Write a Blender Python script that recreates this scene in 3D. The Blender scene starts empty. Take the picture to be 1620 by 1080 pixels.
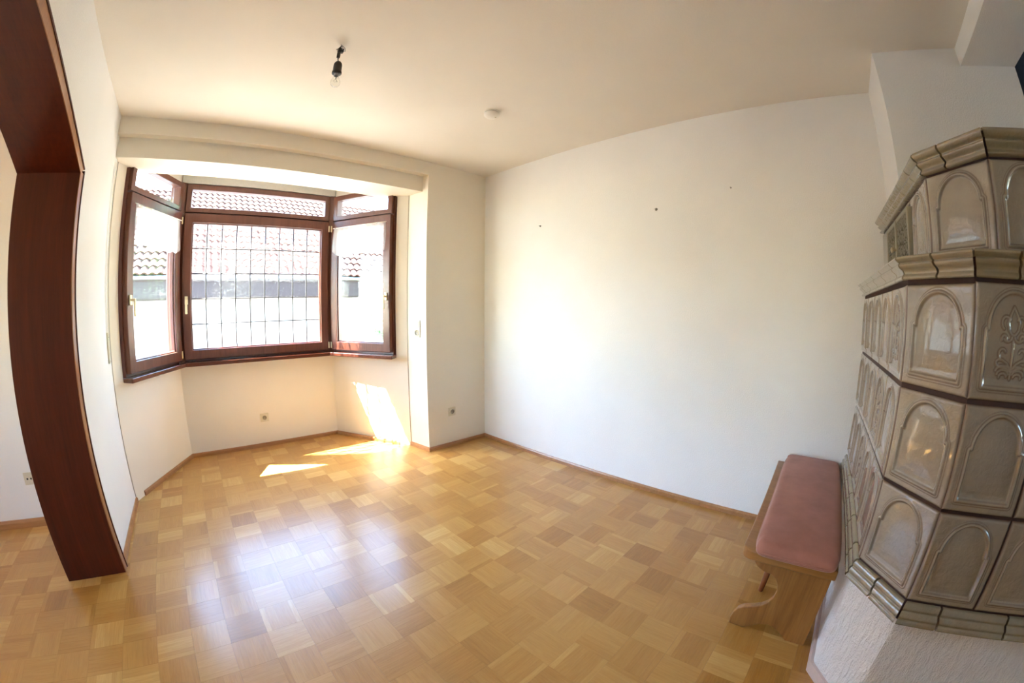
import bpy, bmesh, math, random
import numpy as np
from mathutils import Vector, Matrix

random.seed(7)
SCN = bpy.context.scene
COL = SCN.collection

# ------------------------------------------------------------------ camera (wide fisheye lens)
CAM = Vector((-2.4106, -2.7425, 1.2858))
ROT = ((0.701398393, -0.712739611, 0.006522350),
       (0.059399769, 0.067568580, 0.995944855),
       (0.710290054, 0.698166695, -0.089729062))      # right, up, forward
cam = bpy.data.cameras.new('camera')
cam.type = 'PANO'
cam.sensor_fit = 'HORIZONTAL'
cam.sensor_width = 36.0
cam.sensor_height = 24.0
cam.clip_start = 0.02
cam.clip_end = 300.0
cyc = cam
cyc.panorama_type = 'FISHEYE_LENS_POLYNOMIAL'
cyc.fisheye_fov = math.radians(200)
K = (7.49441586e-02, -2.39936123e-05, -2.56627185e-05, 4.90457032e-07)
cyc.fisheye_polynomial_k0 = 0.0
cyc.fisheye_polynomial_k1 = -K[0]
cyc.fisheye_polynomial_k2 = -K[1]
cyc.fisheye_polynomial_k3 = -K[2]
cyc.fisheye_polynomial_k4 = -K[3]
camo = bpy.data.objects.new('camera', cam)
COL.objects.link(camo)
r_, u_, f_ = [Vector(a) for a in ROT]
mw = Matrix((r_, u_, -f_)).transposed().to_4x4()
mw.translation = CAM
camo.matrix_world = mw
SCN.camera = camo

# ------------------------------------------------------------------ sky, sun, exposure
SUN_DIR = Vector((0.684, -0.385, -1.0)).normalized()     # travel direction of the sunlight
SKY_STRENGTH = 0.80
SUN_STRENGTH = 34.0
EXPOSURE = 2.68
world = bpy.data.worlds.new('world')
SCN.world = world
world.use_nodes = True
wn = world.node_tree
wn.nodes.clear()
sky = wn.nodes.new('ShaderNodeTexSky')
sky.sky_type = 'NISHITA'
sky.sun_disc = False
sky.sun_elevation = math.asin(-SUN_DIR.z)
sky.sun_rotation = math.atan2(-SUN_DIR.x, -SUN_DIR.y)
sky.air_density = 1.0
sky.dust_density = 0.4
sky.ozone_density = 2.0
bg = wn.nodes.new('ShaderNodeBackground')
bg.inputs['Strength'].default_value = SKY_STRENGTH
wo = wn.nodes.new('ShaderNodeOutputWorld')
tint = wn.nodes.new('ShaderNodeMixRGB')
tint.blend_type = 'MULTIPLY'
tint.inputs[0].default_value = 1.0
tint.inputs[2].default_value = (1.0, 1.0, .97, 1)
wn.links.new(sky.outputs[0], tint.inputs[1])
wn.links.new(tint.outputs[0], bg.inputs['Color'])
wn.links.new(bg.outputs[0], wo.inputs['Surface'])
sun = bpy.data.lights.new('sun', 'SUN')
sun.energy = SUN_STRENGTH
sun.angle = math.radians(0.53)
sun.color = (1.0, 0.95, 0.86)
suno = bpy.data.objects.new('sun', sun)
COL.objects.link(suno)
suno.rotation_euler = SUN_DIR.to_track_quat('-Z', 'Y').to_euler()
suno.location = (-6, 6, 9)

SCN.view_settings.view_transform = 'Standard'
SCN.view_settings.look = 'None'
SCN.view_settings.gamma = 1.0
SCN.view_settings.exposure = EXPOSURE
SCN.view_settings.use_curve_mapping = False
SCN.cycles.max_bounces = 12
SCN.cycles.diffuse_bounces = 7
SCN.cycles.glossy_bounces = 6
SCN.cycles.transmission_bounces = 8
SCN.cycles.transparent_max_bounces = 16
SCN.cycles.sample_clamp_indirect = 8.0


def portal(loc, direction, sx, sy):
    l = bpy.data.lights.new('sky_portal', 'AREA')
    l.shape = 'RECTANGLE'
    l.size = sx
    l.size_y = sy
    l.cycles.is_portal = True
    o = bpy.data.objects.new('sky_portal', l)
    COL.objects.link(o)
    o.location = loc
    o.rotation_euler = Vector(direction).to_track_quat('-Z', 'Z').to_euler()


# ------------------------------------------------------------------ material helpers
def new_mat(name):
    m = bpy.data.materials.new(name)
    m.use_nodes = True
    nt = m.node_tree
    nt.nodes.clear()
    out = nt.nodes.new('ShaderNodeOutputMaterial')
    p = nt.nodes.new('ShaderNodeBsdfPrincipled')
    nt.links.new(p.outputs[0], out.inputs[0])
    return m, nt, p, out


def setp(p, **kw):
    names = dict(color='Base Color', rough='Roughness', metal='Metallic', spec='Specular IOR Level',
                 coat='Coat Weight', coat_rough='Coat Roughness', sheen='Sheen Weight', trans='Transmission Weight',
                 ior='IOR', sheen_rough='Sheen Roughness')
    for k, v in kw.items():
        i = p.inputs[names[k]]
        if k == 'color':
            i.default_value = (v[0], v[1], v[2], 1)
        else:
            i.default_value = v


def noise(nt, scale, detail=3, rough=.5, vec=None, dist=0.0):
    n = nt.nodes.new('ShaderNodeTexNoise')
    n.inputs['Scale'].default_value = scale
    n.inputs['Detail'].default_value = detail
    n.inputs['Roughness'].default_value = rough
    n.inputs['Distortion'].default_value = dist
    if vec is not None:
        nt.links.new(vec, n.inputs['Vector'])
    return n


def coords(nt, kind='Object', scale=(1, 1, 1), rot=(0, 0, 0)):
    tc = nt.nodes.new('ShaderNodeTexCoord')
    mp = nt.nodes.new('ShaderNodeMapping')
    mp.inputs['Scale'].default_value = scale
    mp.inputs['Rotation'].default_value = rot
    nt.links.new(tc.outputs[kind], mp.inputs['Vector'])
    return mp.outputs[0]


def ramp(nt, fac, stops):
    r = nt.nodes.new('ShaderNodeValToRGB')
    cr = r.color_ramp
    while len(cr.elements) < len(stops):
        cr.elements.new(0.5)
    for e, (pos, c) in zip(cr.elements, stops):
        e.position = pos
        e.color = (c[0], c[1], c[2], 1)
    nt.links.new(fac, r.inputs[0])
    return r.outputs[0]


def bump(nt, p, height, strength=.3, dist=.002):
    b = nt.nodes.new('ShaderNodeBump')
    b.inputs['Strength'].default_value = strength
    b.inputs['Distance'].default_value = dist
    nt.links.new(height, b.inputs['Height'])
    nt.links.new(b.outputs[0], p.inputs['Normal'])
    return b


def plaster(name, color, scale=180, strength=.35, dist=.003, rough=.85, var=.03):
    m, nt, p, out = new_mat(name)
    setp(p, rough=rough, spec=.25)
    v = coords(nt)
    n = noise(nt, scale, 3, .6, v)
    n2 = noise(nt, 3.0, 2, .5, v)
    c = ramp(nt, n2.outputs[0], [(.3, tuple(x * (1 - var) for x in color)), (.7, color)])
    nt.links.new(c, p.inputs['Base Color'])
    bump(nt, p, n.outputs[0], strength, dist)
    return m


def wood(name, c1, c2, rough=.35, axis='Z', scale=1.0, coat=0.0, ring=14.0, spec=.5):
    m, nt, p, out = new_mat(name)
    setp(p, rough=rough, coat=coat, coat_rough=.12, spec=spec)
    s = {'X': (.06, 1, 1), 'Y': (1, .06, 1), 'Z': (1, 1, .06)}[axis]
    v = coords(nt, 'Object', tuple(a * scale for a in s))
    n = noise(nt, ring * 6, 5, .65, v, .6)
    n2 = noise(nt, ring, 2, .5, v, 1.0)
    mx = nt.nodes.new('ShaderNodeMath')
    mx.operation = 'MULTIPLY_ADD'
    mx.inputs[1].default_value = .5
    nt.links.new(n.outputs[0], mx.inputs[0])
    h = nt.nodes.new('ShaderNodeMath')
    h.operation = 'MULTIPLY'
    h.inputs[1].default_value = .5
    nt.links.new(n2.outputs[0], h.inputs[0])
    nt.links.new(h.outputs[0], mx.inputs[2])
    c = ramp(nt, mx.outputs[0], [(.32, c1), (.68, c2)])
    nt.links.new(c, p.inputs['Base Color'])
    bump(nt, p, n.outputs[0], .06, .001)
    return m


def simple(name, color, rough=.5, metal=0.0, spec=.5, coat=0.0):
    m, nt, p, out = new_mat(name)
    setp(p, color=color, rough=rough, metal=metal, spec=spec, coat=coat)
    n = noise(nt, 60, 2, .5, coords(nt))
    c = ramp(nt, n.outputs[0], [(.3, tuple(x * .94 for x in color)), (.7, color)])
    nt.links.new(c, p.inputs['Base Color'])
    return m


WHITE = (.82, .815, .80)
M = {}
M['wall'] = plaster('wall_paint', WHITE, 150, .45, .003)
M['ceiling'] = plaster('ceiling_paint', (.79, .75, .68), 120, .3, .002)
M['cream'] = plaster('wall_paint_warm_shade', (.80, .75, .65), 150, .4, .003)  # same white wall paint, shade and warm bounce put into the colour
M['bay'] = plaster('bay_paint_warm_bounce', (.82, .77, .68), 170, .3, .002)  # wall paint inside the bay, warm bounced light put into its colour
M['blue'] = plaster('dark_blue_surface', (.035, .05, .085), 150, .3, .002)  # dark blue surface behind the chimney breast
M['mahogany'] = wood('dark_mahogany', (.050, .008, .0025), (.10, .018, .006), .42, 'Z', 1.0, .05, 14, .3)
M['mahogany_y'] = wood('dark_mahogany_arch', (.050, .008, .0025), (.10, .018, .006), .42, 'Y', 1.0, .05, 14, .3)
M['edge'] = wood('lit_varnished_mahogany', (.26, .105, .04), (.40, .18, .075), .3, 'Z', 1.0, .3)  # same mahogany as the lining, window light put in as lighter tan
M['frame'] = wood('window_wood', (.085, .022, .012), (.155, .050, .028), .33, 'Z', 1.2, .2)
M['frame_h'] = wood('window_wood_level', (.085, .022, .012), (.155, .050, .028), .33, 'X', 1.2, .2)
M['sill'] = wood('sill_wood', (.075, .018, .010), (.14, .040, .022), .22, 'X', 1.0, .4)
M['skirt'] = wood('skirting_wood', (.30, .135, .050), (.44, .22, .09), .35, 'X', 1.0, .2)
M['bench'] = wood('bench_wood', (.24, .10, .022), (.37, .175, .048), .35, 'Y', 1.0, .2, 10)
M['bench_board'] = wood('bench_board_wood', (.185, .070, .014), (.37, .170, .045), .38, 'Z', 1.0, .15, 11)
M['peg'] = wood('peg_wood', (.17, .05, .015), (.26, .085, .03), .3, 'Z', 1.0, .3)
M['plastic'] = simple('cream_plastic', (.66, .61, .47), .35)
M['plastic_d'] = simple('socket_recess', (.30, .27, .20), .45)
M['black'] = simple('black_plastic', (.012, .011, .012), .4)
M['hole'] = simple('dark_hole', (.02, .018, .016), .8)
M['metal'] = simple('grey_metal', (.45, .44, .42), .35, .9)
M['brass'] = simple('pale_brass', (.72, .60, .38), .35, .35)
M['white_plastic'] = simple('white_plastic', (.78, .76, .70), .4)
M['grout'] = simple('dark_grout', (.050, .024, .020), .8)
M['iron'] = simple('patinated_iron', (.20, .18, .13), .45, .5)
M['iron_l'] = simple('pale_grille_frame', (.33, .30, .22), .4, .5)
M['lead'] = simple('lead_came', (.10, .10, .10), .5, .5)
M['fascia'] = wood('weathered_fascia', (.028, .020, .020), (.048, .036, .036), .8, 'X')
M['render'] = plaster('neighbour_render', (.50, .49, .46), 30, .3, .004)
M['gravel'] = plaster('pale_gravel', (.17, .165, .15), 40, .6, .01)
M['box'] = simple('shutter_box_white', (.62, .62, .57), .45)
M['hairline'] = simple('hairline_gap_beige', (.50, .45, .38), .8)
M['leaf'] = simple('leaf_green', (.10, .20, .05), .6)
M['bark'] = simple('bark_brown', (.12, .08, .05), .9)
M['scuff'] = simple('filled_nail_hole', (.16, .14, .12), .9)


def glass_mat(name, tint=(1, 1, 1), wavy=0.0, gloss=.06):
    m = bpy.data.materials.new(name)
    m.use_nodes = True
    nt = m.node_tree
    nt.nodes.clear()
    out = nt.nodes.new('ShaderNodeOutputMaterial')
    tr = nt.nodes.new('ShaderNodeBsdfTransparent')
    tr.inputs[0].default_value = (*tint, 1)
    gl = nt.nodes.new('ShaderNodeBsdfGlossy')
    gl.inputs['Roughness'].default_value = .03
    fr = nt.nodes.new('ShaderNodeLayerWeight')
    fr.inputs['Blend'].default_value = .5
    pw = nt.nodes.new('ShaderNodeMath')
    pw.operation = 'POWER'
    pw.inputs[1].default_value = 4.0
    nt.links.new(fr.outputs['Facing'], pw.inputs[0])
    ma = nt.nodes.new('ShaderNodeMath')
    ma.operation = 'MULTIPLY_ADD'
    ma.inputs[1].default_value = .6
    ma.inputs[2].default_value = .03
    nt.links.new(pw.outputs[0], ma.inputs[0])
    mx = nt.nodes.new('ShaderNodeMixShader')
    nt.links.new(ma.outputs[0], mx.inputs[0])
    nt.links.new(tr.outputs[0], mx.inputs[1])
    nt.links.new(gl.outputs[0], mx.inputs[2])
    last = mx.outputs[0]
    if wavy:
        v = coords(nt)
        n = noise(nt, 26, 2, .5, v, 1.0)
        b = nt.nodes.new('ShaderNodeBump')
        b.inputs['Strength'].default_value = wavy
        b.inputs['Distance'].default_value = .01
        nt.links.new(n.outputs[0], b.inputs['Height'])
        nt.links.new(b.outputs[0], gl.inputs['Normal'])
        nt.links.new(b.outputs[0], fr.inputs['Normal'])
        rf = nt.nodes.new('ShaderNodeBsdfRefraction')
        rf.inputs['IOR'].default_value = 1.12
        rf.inputs['Roughness'].default_value = 0.0
        nt.links.new(b.outputs[0], rf.inputs['Normal'])
        m2 = nt.nodes.new('ShaderNodeMixShader')
        m2.inputs[0].default_value = .30
        nt.links.new(last, m2.inputs[1])
        nt.links.new(rf.outputs[0], m2.inputs[2])
        last = m2.outputs[0]
    nt.links.new(last, out.inputs[0])
    return m


M['glass'] = glass_mat('clear_glass', (.97, .985, .98))
M['glass_wavy'] = glass_mat('ripple_glass', (.96, .975, .97), .22)

# sheer white cloth
m = bpy.data.materials.new('sheer_cloth')
m.use_nodes = True
nt = m.node_tree
nt.nodes.clear()
out = nt.nodes.new('ShaderNodeOutputMaterial')
d1 = nt.nodes.new('ShaderNodeBsdfDiffuse')
d1.inputs[0].default_value = (.9, .9, .88, 1)
t1 = nt.nodes.new('ShaderNodeBsdfTranslucent')
t1.inputs[0].default_value = (.9, .9, .88, 1)
tp = nt.nodes.new('ShaderNodeBsdfTransparent')
a1 = nt.nodes.new('ShaderNodeMixShader')
a2 = nt.nodes.new('ShaderNodeMixShader')
wv = noise(nt, 900, 1, .5, coords(nt))
a1.inputs[0].default_value = .6
nt.links.new(d1.outputs[0], a1.inputs[1])
nt.links.new(t1.outputs[0], a1.inputs[2])
a2.inputs[0].default_value = .60
nt.links.new(a1.outputs[0], a2.inputs[1])
nt.links.new(tp.outputs[0], a2.inputs[2])
nt.links.new(a2.outputs[0], out.inputs[0])
M['sheer'] = m

# pink velvet
m, nt, p, out = new_mat('pink_velvet')
setp(p, rough=.85, sheen=.3, sheen_rough=.4, spec=.15)
n = noise(nt, 9, 3, .6, coords(nt))
n2 = noise(nt, 700, 2, .6, coords(nt))
c = ramp(nt, n.outputs[0], [(.3, (.32, .135, .096)), (.7, (.40, .175, .130))])
nt.links.new(c, p.inputs['Base Color'])
bump(nt, p, n2.outputs[0], .25, .001)
M['velvet'] = m

# rough render of the stove base: scratched relief
def rubbed(name, color, stretch):
    m, nt, p, out = new_mat(name)
    setp(p, color=color, rough=.9, spec=.2)
    v = coords(nt, 'Object', stretch)
    n = noise(nt, 55, 4, .6, v, .6)
    b2 = noise(nt, 140, 2, .5, coords(nt))
    ad = nt.nodes.new('ShaderNodeMath')
    ad.operation = 'MULTIPLY_ADD'
    ad.inputs[1].default_value = .3
    nt.links.new(b2.outputs[0], ad.inputs[0])
    nt.links.new(n.outputs[0], ad.inputs[2])
    bump(nt, p, ad.outputs[0], 1.0, .014)
    return m
M['stove_base'] = rubbed('rubbed_plaster', (.80, .79, .78), (1, 1, .28))

# glazed stove tile, brown where the glaze runs thin on the mouldings
def glaze(name, light, brown):
    m, nt, p, out = new_mat(name)
    setp(p, rough=.14, spec=.6, coat=1.0, coat_rough=.04)
    at = nt.nodes.new('ShaderNodeAttribute')
    at.attribute_name = 'glaze'
    v = coords(nt)
    n = noise(nt, 14, 3, .55, v)
    light_c = ramp(nt, n.outputs[0], [(.3, tuple(x * .88 for x in light)), (.7, light)])
    mx = nt.nodes.new('ShaderNodeMixRGB')
    nt.links.new(at.outputs['Fac'], mx.inputs[0])
    nt.links.new(light_c, mx.inputs[1])
    mx.inputs[2].default_value = (*brown, 1)
    nt.links.new(mx.outputs[0], p.inputs['Base Color'])
    n3 = noise(nt, 62, 2, .5, v, .6)
    bump(nt, p, n3.outputs[0], .42, .006)
    return m
M['glaze'] = glaze('beige_glaze', (.32, .275, .210), (.10, .045, .030))
M['glaze_m'] = glaze('moulding_glaze', (.28, .235, .150), (.085, .038, .024))

# oak parquet: tone per strip in attribute 'tone', grain along UV.x
m, nt, p, out = new_mat('oak_parquet')
setp(p, rough=.36, spec=.5, coat=.5, coat_rough=.2)
at = nt.nodes.new('ShaderNodeAttribute')
at.attribute_name = 'tone'
oi = nt.nodes.new('ShaderNodeObjectInfo')
uvn = nt.nodes.new('ShaderNodeUVMap')
uvn.uv_map = 'UVMap'
mp = nt.nodes.new('ShaderNodeMapping')
mp.inputs['Scale'].default_value = (7, 90, 1)
nt.links.new(uvn.outputs[0], mp.inputs['Vector'])
cmb = nt.nodes.new('ShaderNodeCombineXYZ')
mul = nt.nodes.new('ShaderNodeMath')
mul.operation = 'MULTIPLY'
mul.inputs[1].default_value = 57.0
nt.links.new(oi.outputs['Random'], mul.inputs[0])
nt.links.new(mul.outputs[0], cmb.inputs[2])
nt.links.new(cmb.outputs[0], mp.inputs['Location'])
g = noise(nt, 1.6, 4, .65, mp.outputs[0], .3)
s1 = nt.nodes.new('ShaderNodeMath')          # tone + object random
s1.operation = 'MULTIPLY_ADD'
s1.inputs[1].default_value = .28
nt.links.new(oi.outputs['Random'], s1.inputs[0])
nt.links.new(at.outputs['Fac'], s1.inputs[2])
s2 = nt.nodes.new('ShaderNodeMath')
s2.operation = 'MULTIPLY_ADD'
s2.inputs[1].default_value = .42
nt.links.new(g.outputs[0], s2.inputs[0])
nt.links.new(s1.outputs[0], s2.inputs[2])
c = ramp(nt, s2.outputs[0], [(.18, (.225, .086, .013)), (.55, (.40, .190, .038)), (.82, (.50, .274, .070)), (1.0, (.60, .365, .12))])
nt.links.new(c, p.inputs['Base Color'])
bump(nt, p, g.outputs[0], .05, .001)
M['parquet'] = m
M['subfloor'] = simple('dark_joint', (.08, .04, .02), .9)

# roof tile
m, nt, p, out = new_mat('red_clay_tile')
setp(p, rough=.8, spec=.2)
oi = nt.nodes.new('ShaderNodeObjectInfo')
n = noise(nt, 6, 4, .6, coords(nt))
ad = nt.nodes.new('ShaderNodeMath')
ad.operation = 'MULTIPLY_ADD'
ad.inputs[1].default_value = .5
nt.links.new(oi.outputs['Random'], ad.inputs[0])
nt.links.new(n.outputs[0], ad.inputs[2])
c = ramp(nt, ad.outputs[0], [(.3, (.030, .0125, .0095)), (.9, (.058, .027, .021))])
nt.links.new(c, p.inputs['Base Color'])
M['roof'] = m

# thin clear bulb
m, nt, p, out = new_mat('bulb_glass')
nt.nodes.remove(p)
tr = nt.nodes.new('ShaderNodeBsdfTransparent')
tr.inputs[0].default_value = (.95, .95, .93, 1)
gl = nt.nodes.new('ShaderNodeBsdfGlossy')
gl.inputs['Roughness'].default_value = .02
lw = nt.nodes.new('ShaderNodeLayerWeight')
lw.inputs[0].default_value = .3
mx = nt.nodes.new('ShaderNodeMixShader')
pw2 = nt.nodes.new('ShaderNodeMath')
pw2.operation = 'POWER'
pw2.inputs[1].default_value = 1.6
nt.links.new(lw.outputs['Facing'], pw2.inputs[0])
nt.links.new(pw2.outputs[0], mx.inputs[0])
nt.links.new(tr.outputs[0], mx.inputs[1])
nt.links.new(gl.outputs[0], mx.inputs[2])
nt.links.new(mx.outputs[0], out.inputs[0])
M['bulb'] = m


# ------------------------------------------------------------------ object helpers
def tag(o, label=None, cat=None, group=None, kind=None):
    if label: o['label'] = label
    if cat: o['category'] = cat
    if group: o['group'] = group
    if kind: o['kind'] = kind
    return o


def wmat(o):
    m = o.matrix_basis.copy()
    if o.parent is not None:
        m = wmat(o.parent) @ o.matrix_parent_inverse @ m
    return m


def attach(o, parent):
    if parent is not None:
        o.parent = parent
        o.matrix_parent_inverse = wmat(parent).inverted()
    return o


def thing(name, loc, label, cat, group=None):
    o = bpy.data.objects.new(name, None)
    o.empty_display_size = .1
    COL.objects.link(o)
    o.location = loc
    return tag(o, label, cat, group)


def link(name, me, parent=None):
    o = bpy.data.objects.new(name, me)
    COL.objects.link(o)
    return attach(o, parent)


def mesh_obj(name, verts, faces, mat, parent=None, smooth=False):
    me = bpy.data.meshes.new(name)
    me.from_pydata([tuple(v) for v in verts], [], faces)
    bm = bmesh.new()
    bm.from_mesh(me)
    bmesh.ops.recalc_face_normals(bm, faces=bm.faces)
    bm.to_mesh(me)
    bm.free()
    me.materials.append(mat)
    if smooth:
        me.polygons.foreach_set('use_smooth', [True] * len(me.polygons))
    return link(name, me, parent)


def bm_obj(name, bm, mat, parent=None, smooth=False, normals=True):
    if normals:
        bmesh.ops.recalc_face_normals(bm, faces=bm.faces)
    me = bpy.data.meshes.new(name)
    bm.to_mesh(me)
    bm.free()
    me.materials.append(mat)
    if smooth:
        me.polygons.foreach_set('use_smooth', [True] * len(me.polygons))
    return link(name, me, parent)


def prism(name, poly, z0, z1, mat, parent=None, bevel=0.0, seg=2):
    bm = bmesh.new()
    a = [bm.verts.new((x, y, z0)) for x, y in poly]
    b = [bm.verts.new((x, y, z1)) for x, y in poly]
    n = len(poly)
    bm.faces.new(a[::-1])
    bm.faces.new(b)
    for i in range(n):
        bm.faces.new((a[i], a[(i + 1) % n], b[(i + 1) % n], b[i]))
    bmesh.ops.recalc_face_normals(bm, faces=bm.faces)
    if bevel:
        bmesh.ops.bevel(bm, geom=list(bm.edges), offset=bevel, segments=seg, affect='EDGES', profile=.5)
    return bm_obj(name, bm, mat, parent)


def box(name, lo, hi, mat, parent=None, bevel=0.0, seg=2):
    return prism(name, [(lo[0], lo[1]), (hi[0], lo[1]), (hi[0], hi[1]), (lo[0], hi[1])], lo[2], hi[2], mat, parent, bevel, seg)


class Fr:
    """a vertical working plane: u along it, v up, w out of it into the room"""
    def __init__(self, p0, p1, inward):
        self.o = Vector((p0[0], p0[1], 0))
        self.u = (Vector((p1[0], p1[1], 0)) - self.o)
        self.L = self.u.length
        self.u.normalize()
        self.w = Vector((self.u.y, -self.u.x, 0))
        if self.w.dot(Vector((inward[0], inward[1], 0)) - self.o) < 0:
            self.w = -self.w

    def p(self, u, v, w=0.0):
        return self.o + self.u * u + Vector((0, 0, v)) + self.w * w


def fbox(name, fr, u0, u1, v0, v1, w0, w1, mat, parent=None, bevel=0.0, seg=2):
    bm = bmesh.new()
    c = [bm.verts.new(fr.p(u, v, w)) for w in (w0, w1) for v in (v0, v1) for u in (u0, u1)]
    for f in ((0, 1, 3, 2), (4, 6, 7, 5), (0, 4, 5, 1), (2, 3, 7, 6), (0, 2, 6, 4), (1, 5, 7, 3)):
        bm.faces.new([c[i] for i in f])
    bmesh.ops.recalc_face_normals(bm, faces=bm.faces)
    if bevel:
        bmesh.ops.bevel(bm, geom=list(bm.edges), offset=bevel, segments=seg, affect='EDGES', profile=.5)
    return bm_obj(name, bm, mat, parent)


def frame_ring(name, fr, u0, u1, v0, v1, bl, br, bb, bt, w0, w1, mat, parent=None, bevel=.003):
    """rectangular frame with an opening; bl.. are the bar widths"""
    bm = bmesh.new()
    O = [(u0, v0), (u1, v0), (u1, v1), (u0, v1)]
    I = [(u0 + bl, v0 + bb), (u1 - br, v0 + bb), (u1 - br, v1 - bt), (u0 + bl, v1 - bt)]
    V = {}
    for k, w in ((0, w0), (1, w1)):
        V['O', k] = [bm.verts.new(fr.p(u, v, w)) for u, v in O]
        V['I', k] = [bm.verts.new(fr.p(u, v, w)) for u, v in I]
    for i in range(4):
        j = (i + 1) % 4
        for k in (0, 1):
            bm.faces.new((V['O', k][i], V['O', k][j], V['I', k][j], V['I', k][i]))
        bm.faces.new((V['O', 0][i], V['O', 0][j], V['O', 1][j], V['O', 1][i]))
        bm.faces.new((V['I', 0][i], V['I', 0][j], V['I', 1][j], V['I', 1][i]))
    bmesh.ops.recalc_face_normals(bm, faces=bm.faces)
    if bevel:
        bmesh.ops.bevel(bm, geom=list(bm.edges), offset=bevel, segments=2, affect='EDGES', profile=.5)
    return bm_obj(name, bm, mat, parent)


def lathe(name, prof, origin, mat, parent=None, axis=Vector((0, 0, 1)), seg=24, smooth=True):
    """prof: list of (radius, height along axis)"""
    axis = Vector(axis).normalized()
    q = Vector((0, 0, 1)).rotation_difference(axis)
    bm = bmesh.new()
    rings = []
    for r, h in prof:
        if r < 1e-6:
            rings.append([bm.verts.new(Vector(origin) + q @ Vector((0, 0, h)))])
        else:
            rings.append([bm.verts.new(Vector(origin) + q @ Vector((r * math.cos(2 * math.pi * i / seg), r * math.sin(2 * math.pi * i / seg), h))) for i in range(seg)])
    for a, b in zip(rings, rings[1:]):
        for i in range(seg):
            j = (i + 1) % seg
            if len(a) == 1 and len(b) == 1:
                continue
            if len(a) == 1:
                bm.faces.new((a[0], b[i], b[j]))
            elif len(b) == 1:
                bm.faces.new((a[i], a[j], b[0]))
            else:
                bm.faces.new((a[i], a[j], b[j], b[i]))
    o = bm_obj(name, bm, mat, parent, smooth)
    return o


def tube_bm(bm, pts, rad, seg=8, closed=False):
    pts = [Vector(p) for p in pts]
    n = len(pts)
    rings = []
    up = None
    for i, p in enumerate(pts):
        if closed:
            t = pts[(i + 1) % n] - pts[i - 1]
        else:
            t = pts[min(i + 1, n - 1)] - pts[max(i - 1, 0)]
        t.normalize()
        if up is None:
            up = t.orthogonal().normalized()
        up = (up - t * up.dot(t))
        if up.length < 1e-5:
            up = t.orthogonal()
        up.normalize()
        s = t.cross(up)
        r = rad[i] if isinstance(rad, (list, tuple)) else rad
        rings.append([bm.verts.new(p + (up * math.cos(2 * math.pi * k / seg) + s * math.sin(2 * math.pi * k / seg)) * r) for k in range(seg)])
    m = n if closed else n - 1
    for i in range(m):
        a, b = rings[i], rings[(i + 1) % n]
        for k in range(seg):
            bm.faces.new((a[k], a[(k + 1) % seg], b[(k + 1) % seg], b[k]))
    if not closed:
        bm.faces.new(rings[0][::-1])
        bm.faces.new(rings[-1])


def tube(name, pts, rad, mat, parent=None, seg=8, closed=False):
    bm = bmesh.new()
    tube_bm(bm, pts, rad, seg, closed)
    return bm_obj(name, bm, mat, parent, True)


# ------------------------------------------------------------------ plan of the room (metres)
H = 2.563
AF = -0.0346
AL = 0.01357
def farY(x): return AF * x
def leftX(y): return -3.0567 + AL * y
LT = .306                                  # thickness of the left wall
HL = (leftX(.27), .27)                     # left wall ends, bay begins
A_ = (-3.000, .366)
B_ = (-2.606, 1.046)
C_ = (-1.146, 1.013)
D_ = (-.768, .345)
E_ = (-.687, .270)
PIER = (-.645, farY(-.645))
BACK = -6.3                                # rear wall of the room
ZS = .86                                   # top of window boards
ZT = 2.40                                  # top of window frames
ZBAY = 2.478                               # bay ceiling


def struct(o, label, cat):
    return tag(o, label, cat, None, 'structure')


# ---- floor slab; its parquet comes later
floor = box('floor', (-7.4, BACK - .1, -.12), (.05, 1.35, -.006), M['subfloor'])
struct(floor, 'oak mosaic parquet floor laid in basket-weave squares', 'floor')

# ---- ceiling
ceil = prism('ceiling', [(-3.2, BACK - .1), (.2, BACK - .1), (.2, .5), (-3.2, .5)], H, H + .2, M['ceiling'])
struct(ceil, 'smooth cream-white ceiling over the empty room', 'ceiling')
ceil_bay = prism('ceiling_bay', [(-3.3, .3), (-.45, .3), (-.50, .38), (-1.06, 1.11), (-2.68, 1.14), (-3.16, .38)], ZBAY, ZBAY + .25, M['bay'])
struct(ceil_bay, 'low white ceiling inside the bay window', 'ceiling')

# ---- right wall
wr = box('wall_right', (0, -3.9, -.05), (.25, .3, H + .05), M['wall'])
struct(wr, 'long bare white woodchip wall facing the arched opening', 'wall')
wrr = box('wall_right_rear', (-.39, BACK - .1, -.05), (.25, -3.888, H + .05), M['blue'])
struct(wrr, 'dark blue wall behind the chimney breast', 'wall')

# ---- far wall: pier, recessed lintel and band above it
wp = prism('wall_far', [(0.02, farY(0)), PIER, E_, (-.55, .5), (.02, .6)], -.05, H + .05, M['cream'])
struct(wp, 'white wall pier between bay window and room corner', 'wall')
bandp = [(-.60, farY(-.60)), (leftX(.1) - .05, farY(-3.1)), (leftX(.1) - .05, .3), (-.60, .25)]
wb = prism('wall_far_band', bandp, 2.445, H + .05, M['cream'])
struct(wb, 'white wall band above the bay lintel under the ceiling', 'wall')
lintelp = [(-.62, farY(-.62) + .0686), (-3.12, farY(-3.12) + .0686), (-3.12, .495), (-.60, .455)]
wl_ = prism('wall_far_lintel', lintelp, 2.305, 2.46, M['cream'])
struct(wl_, 'recessed white lintel spanning the bay opening', 'wall')

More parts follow.
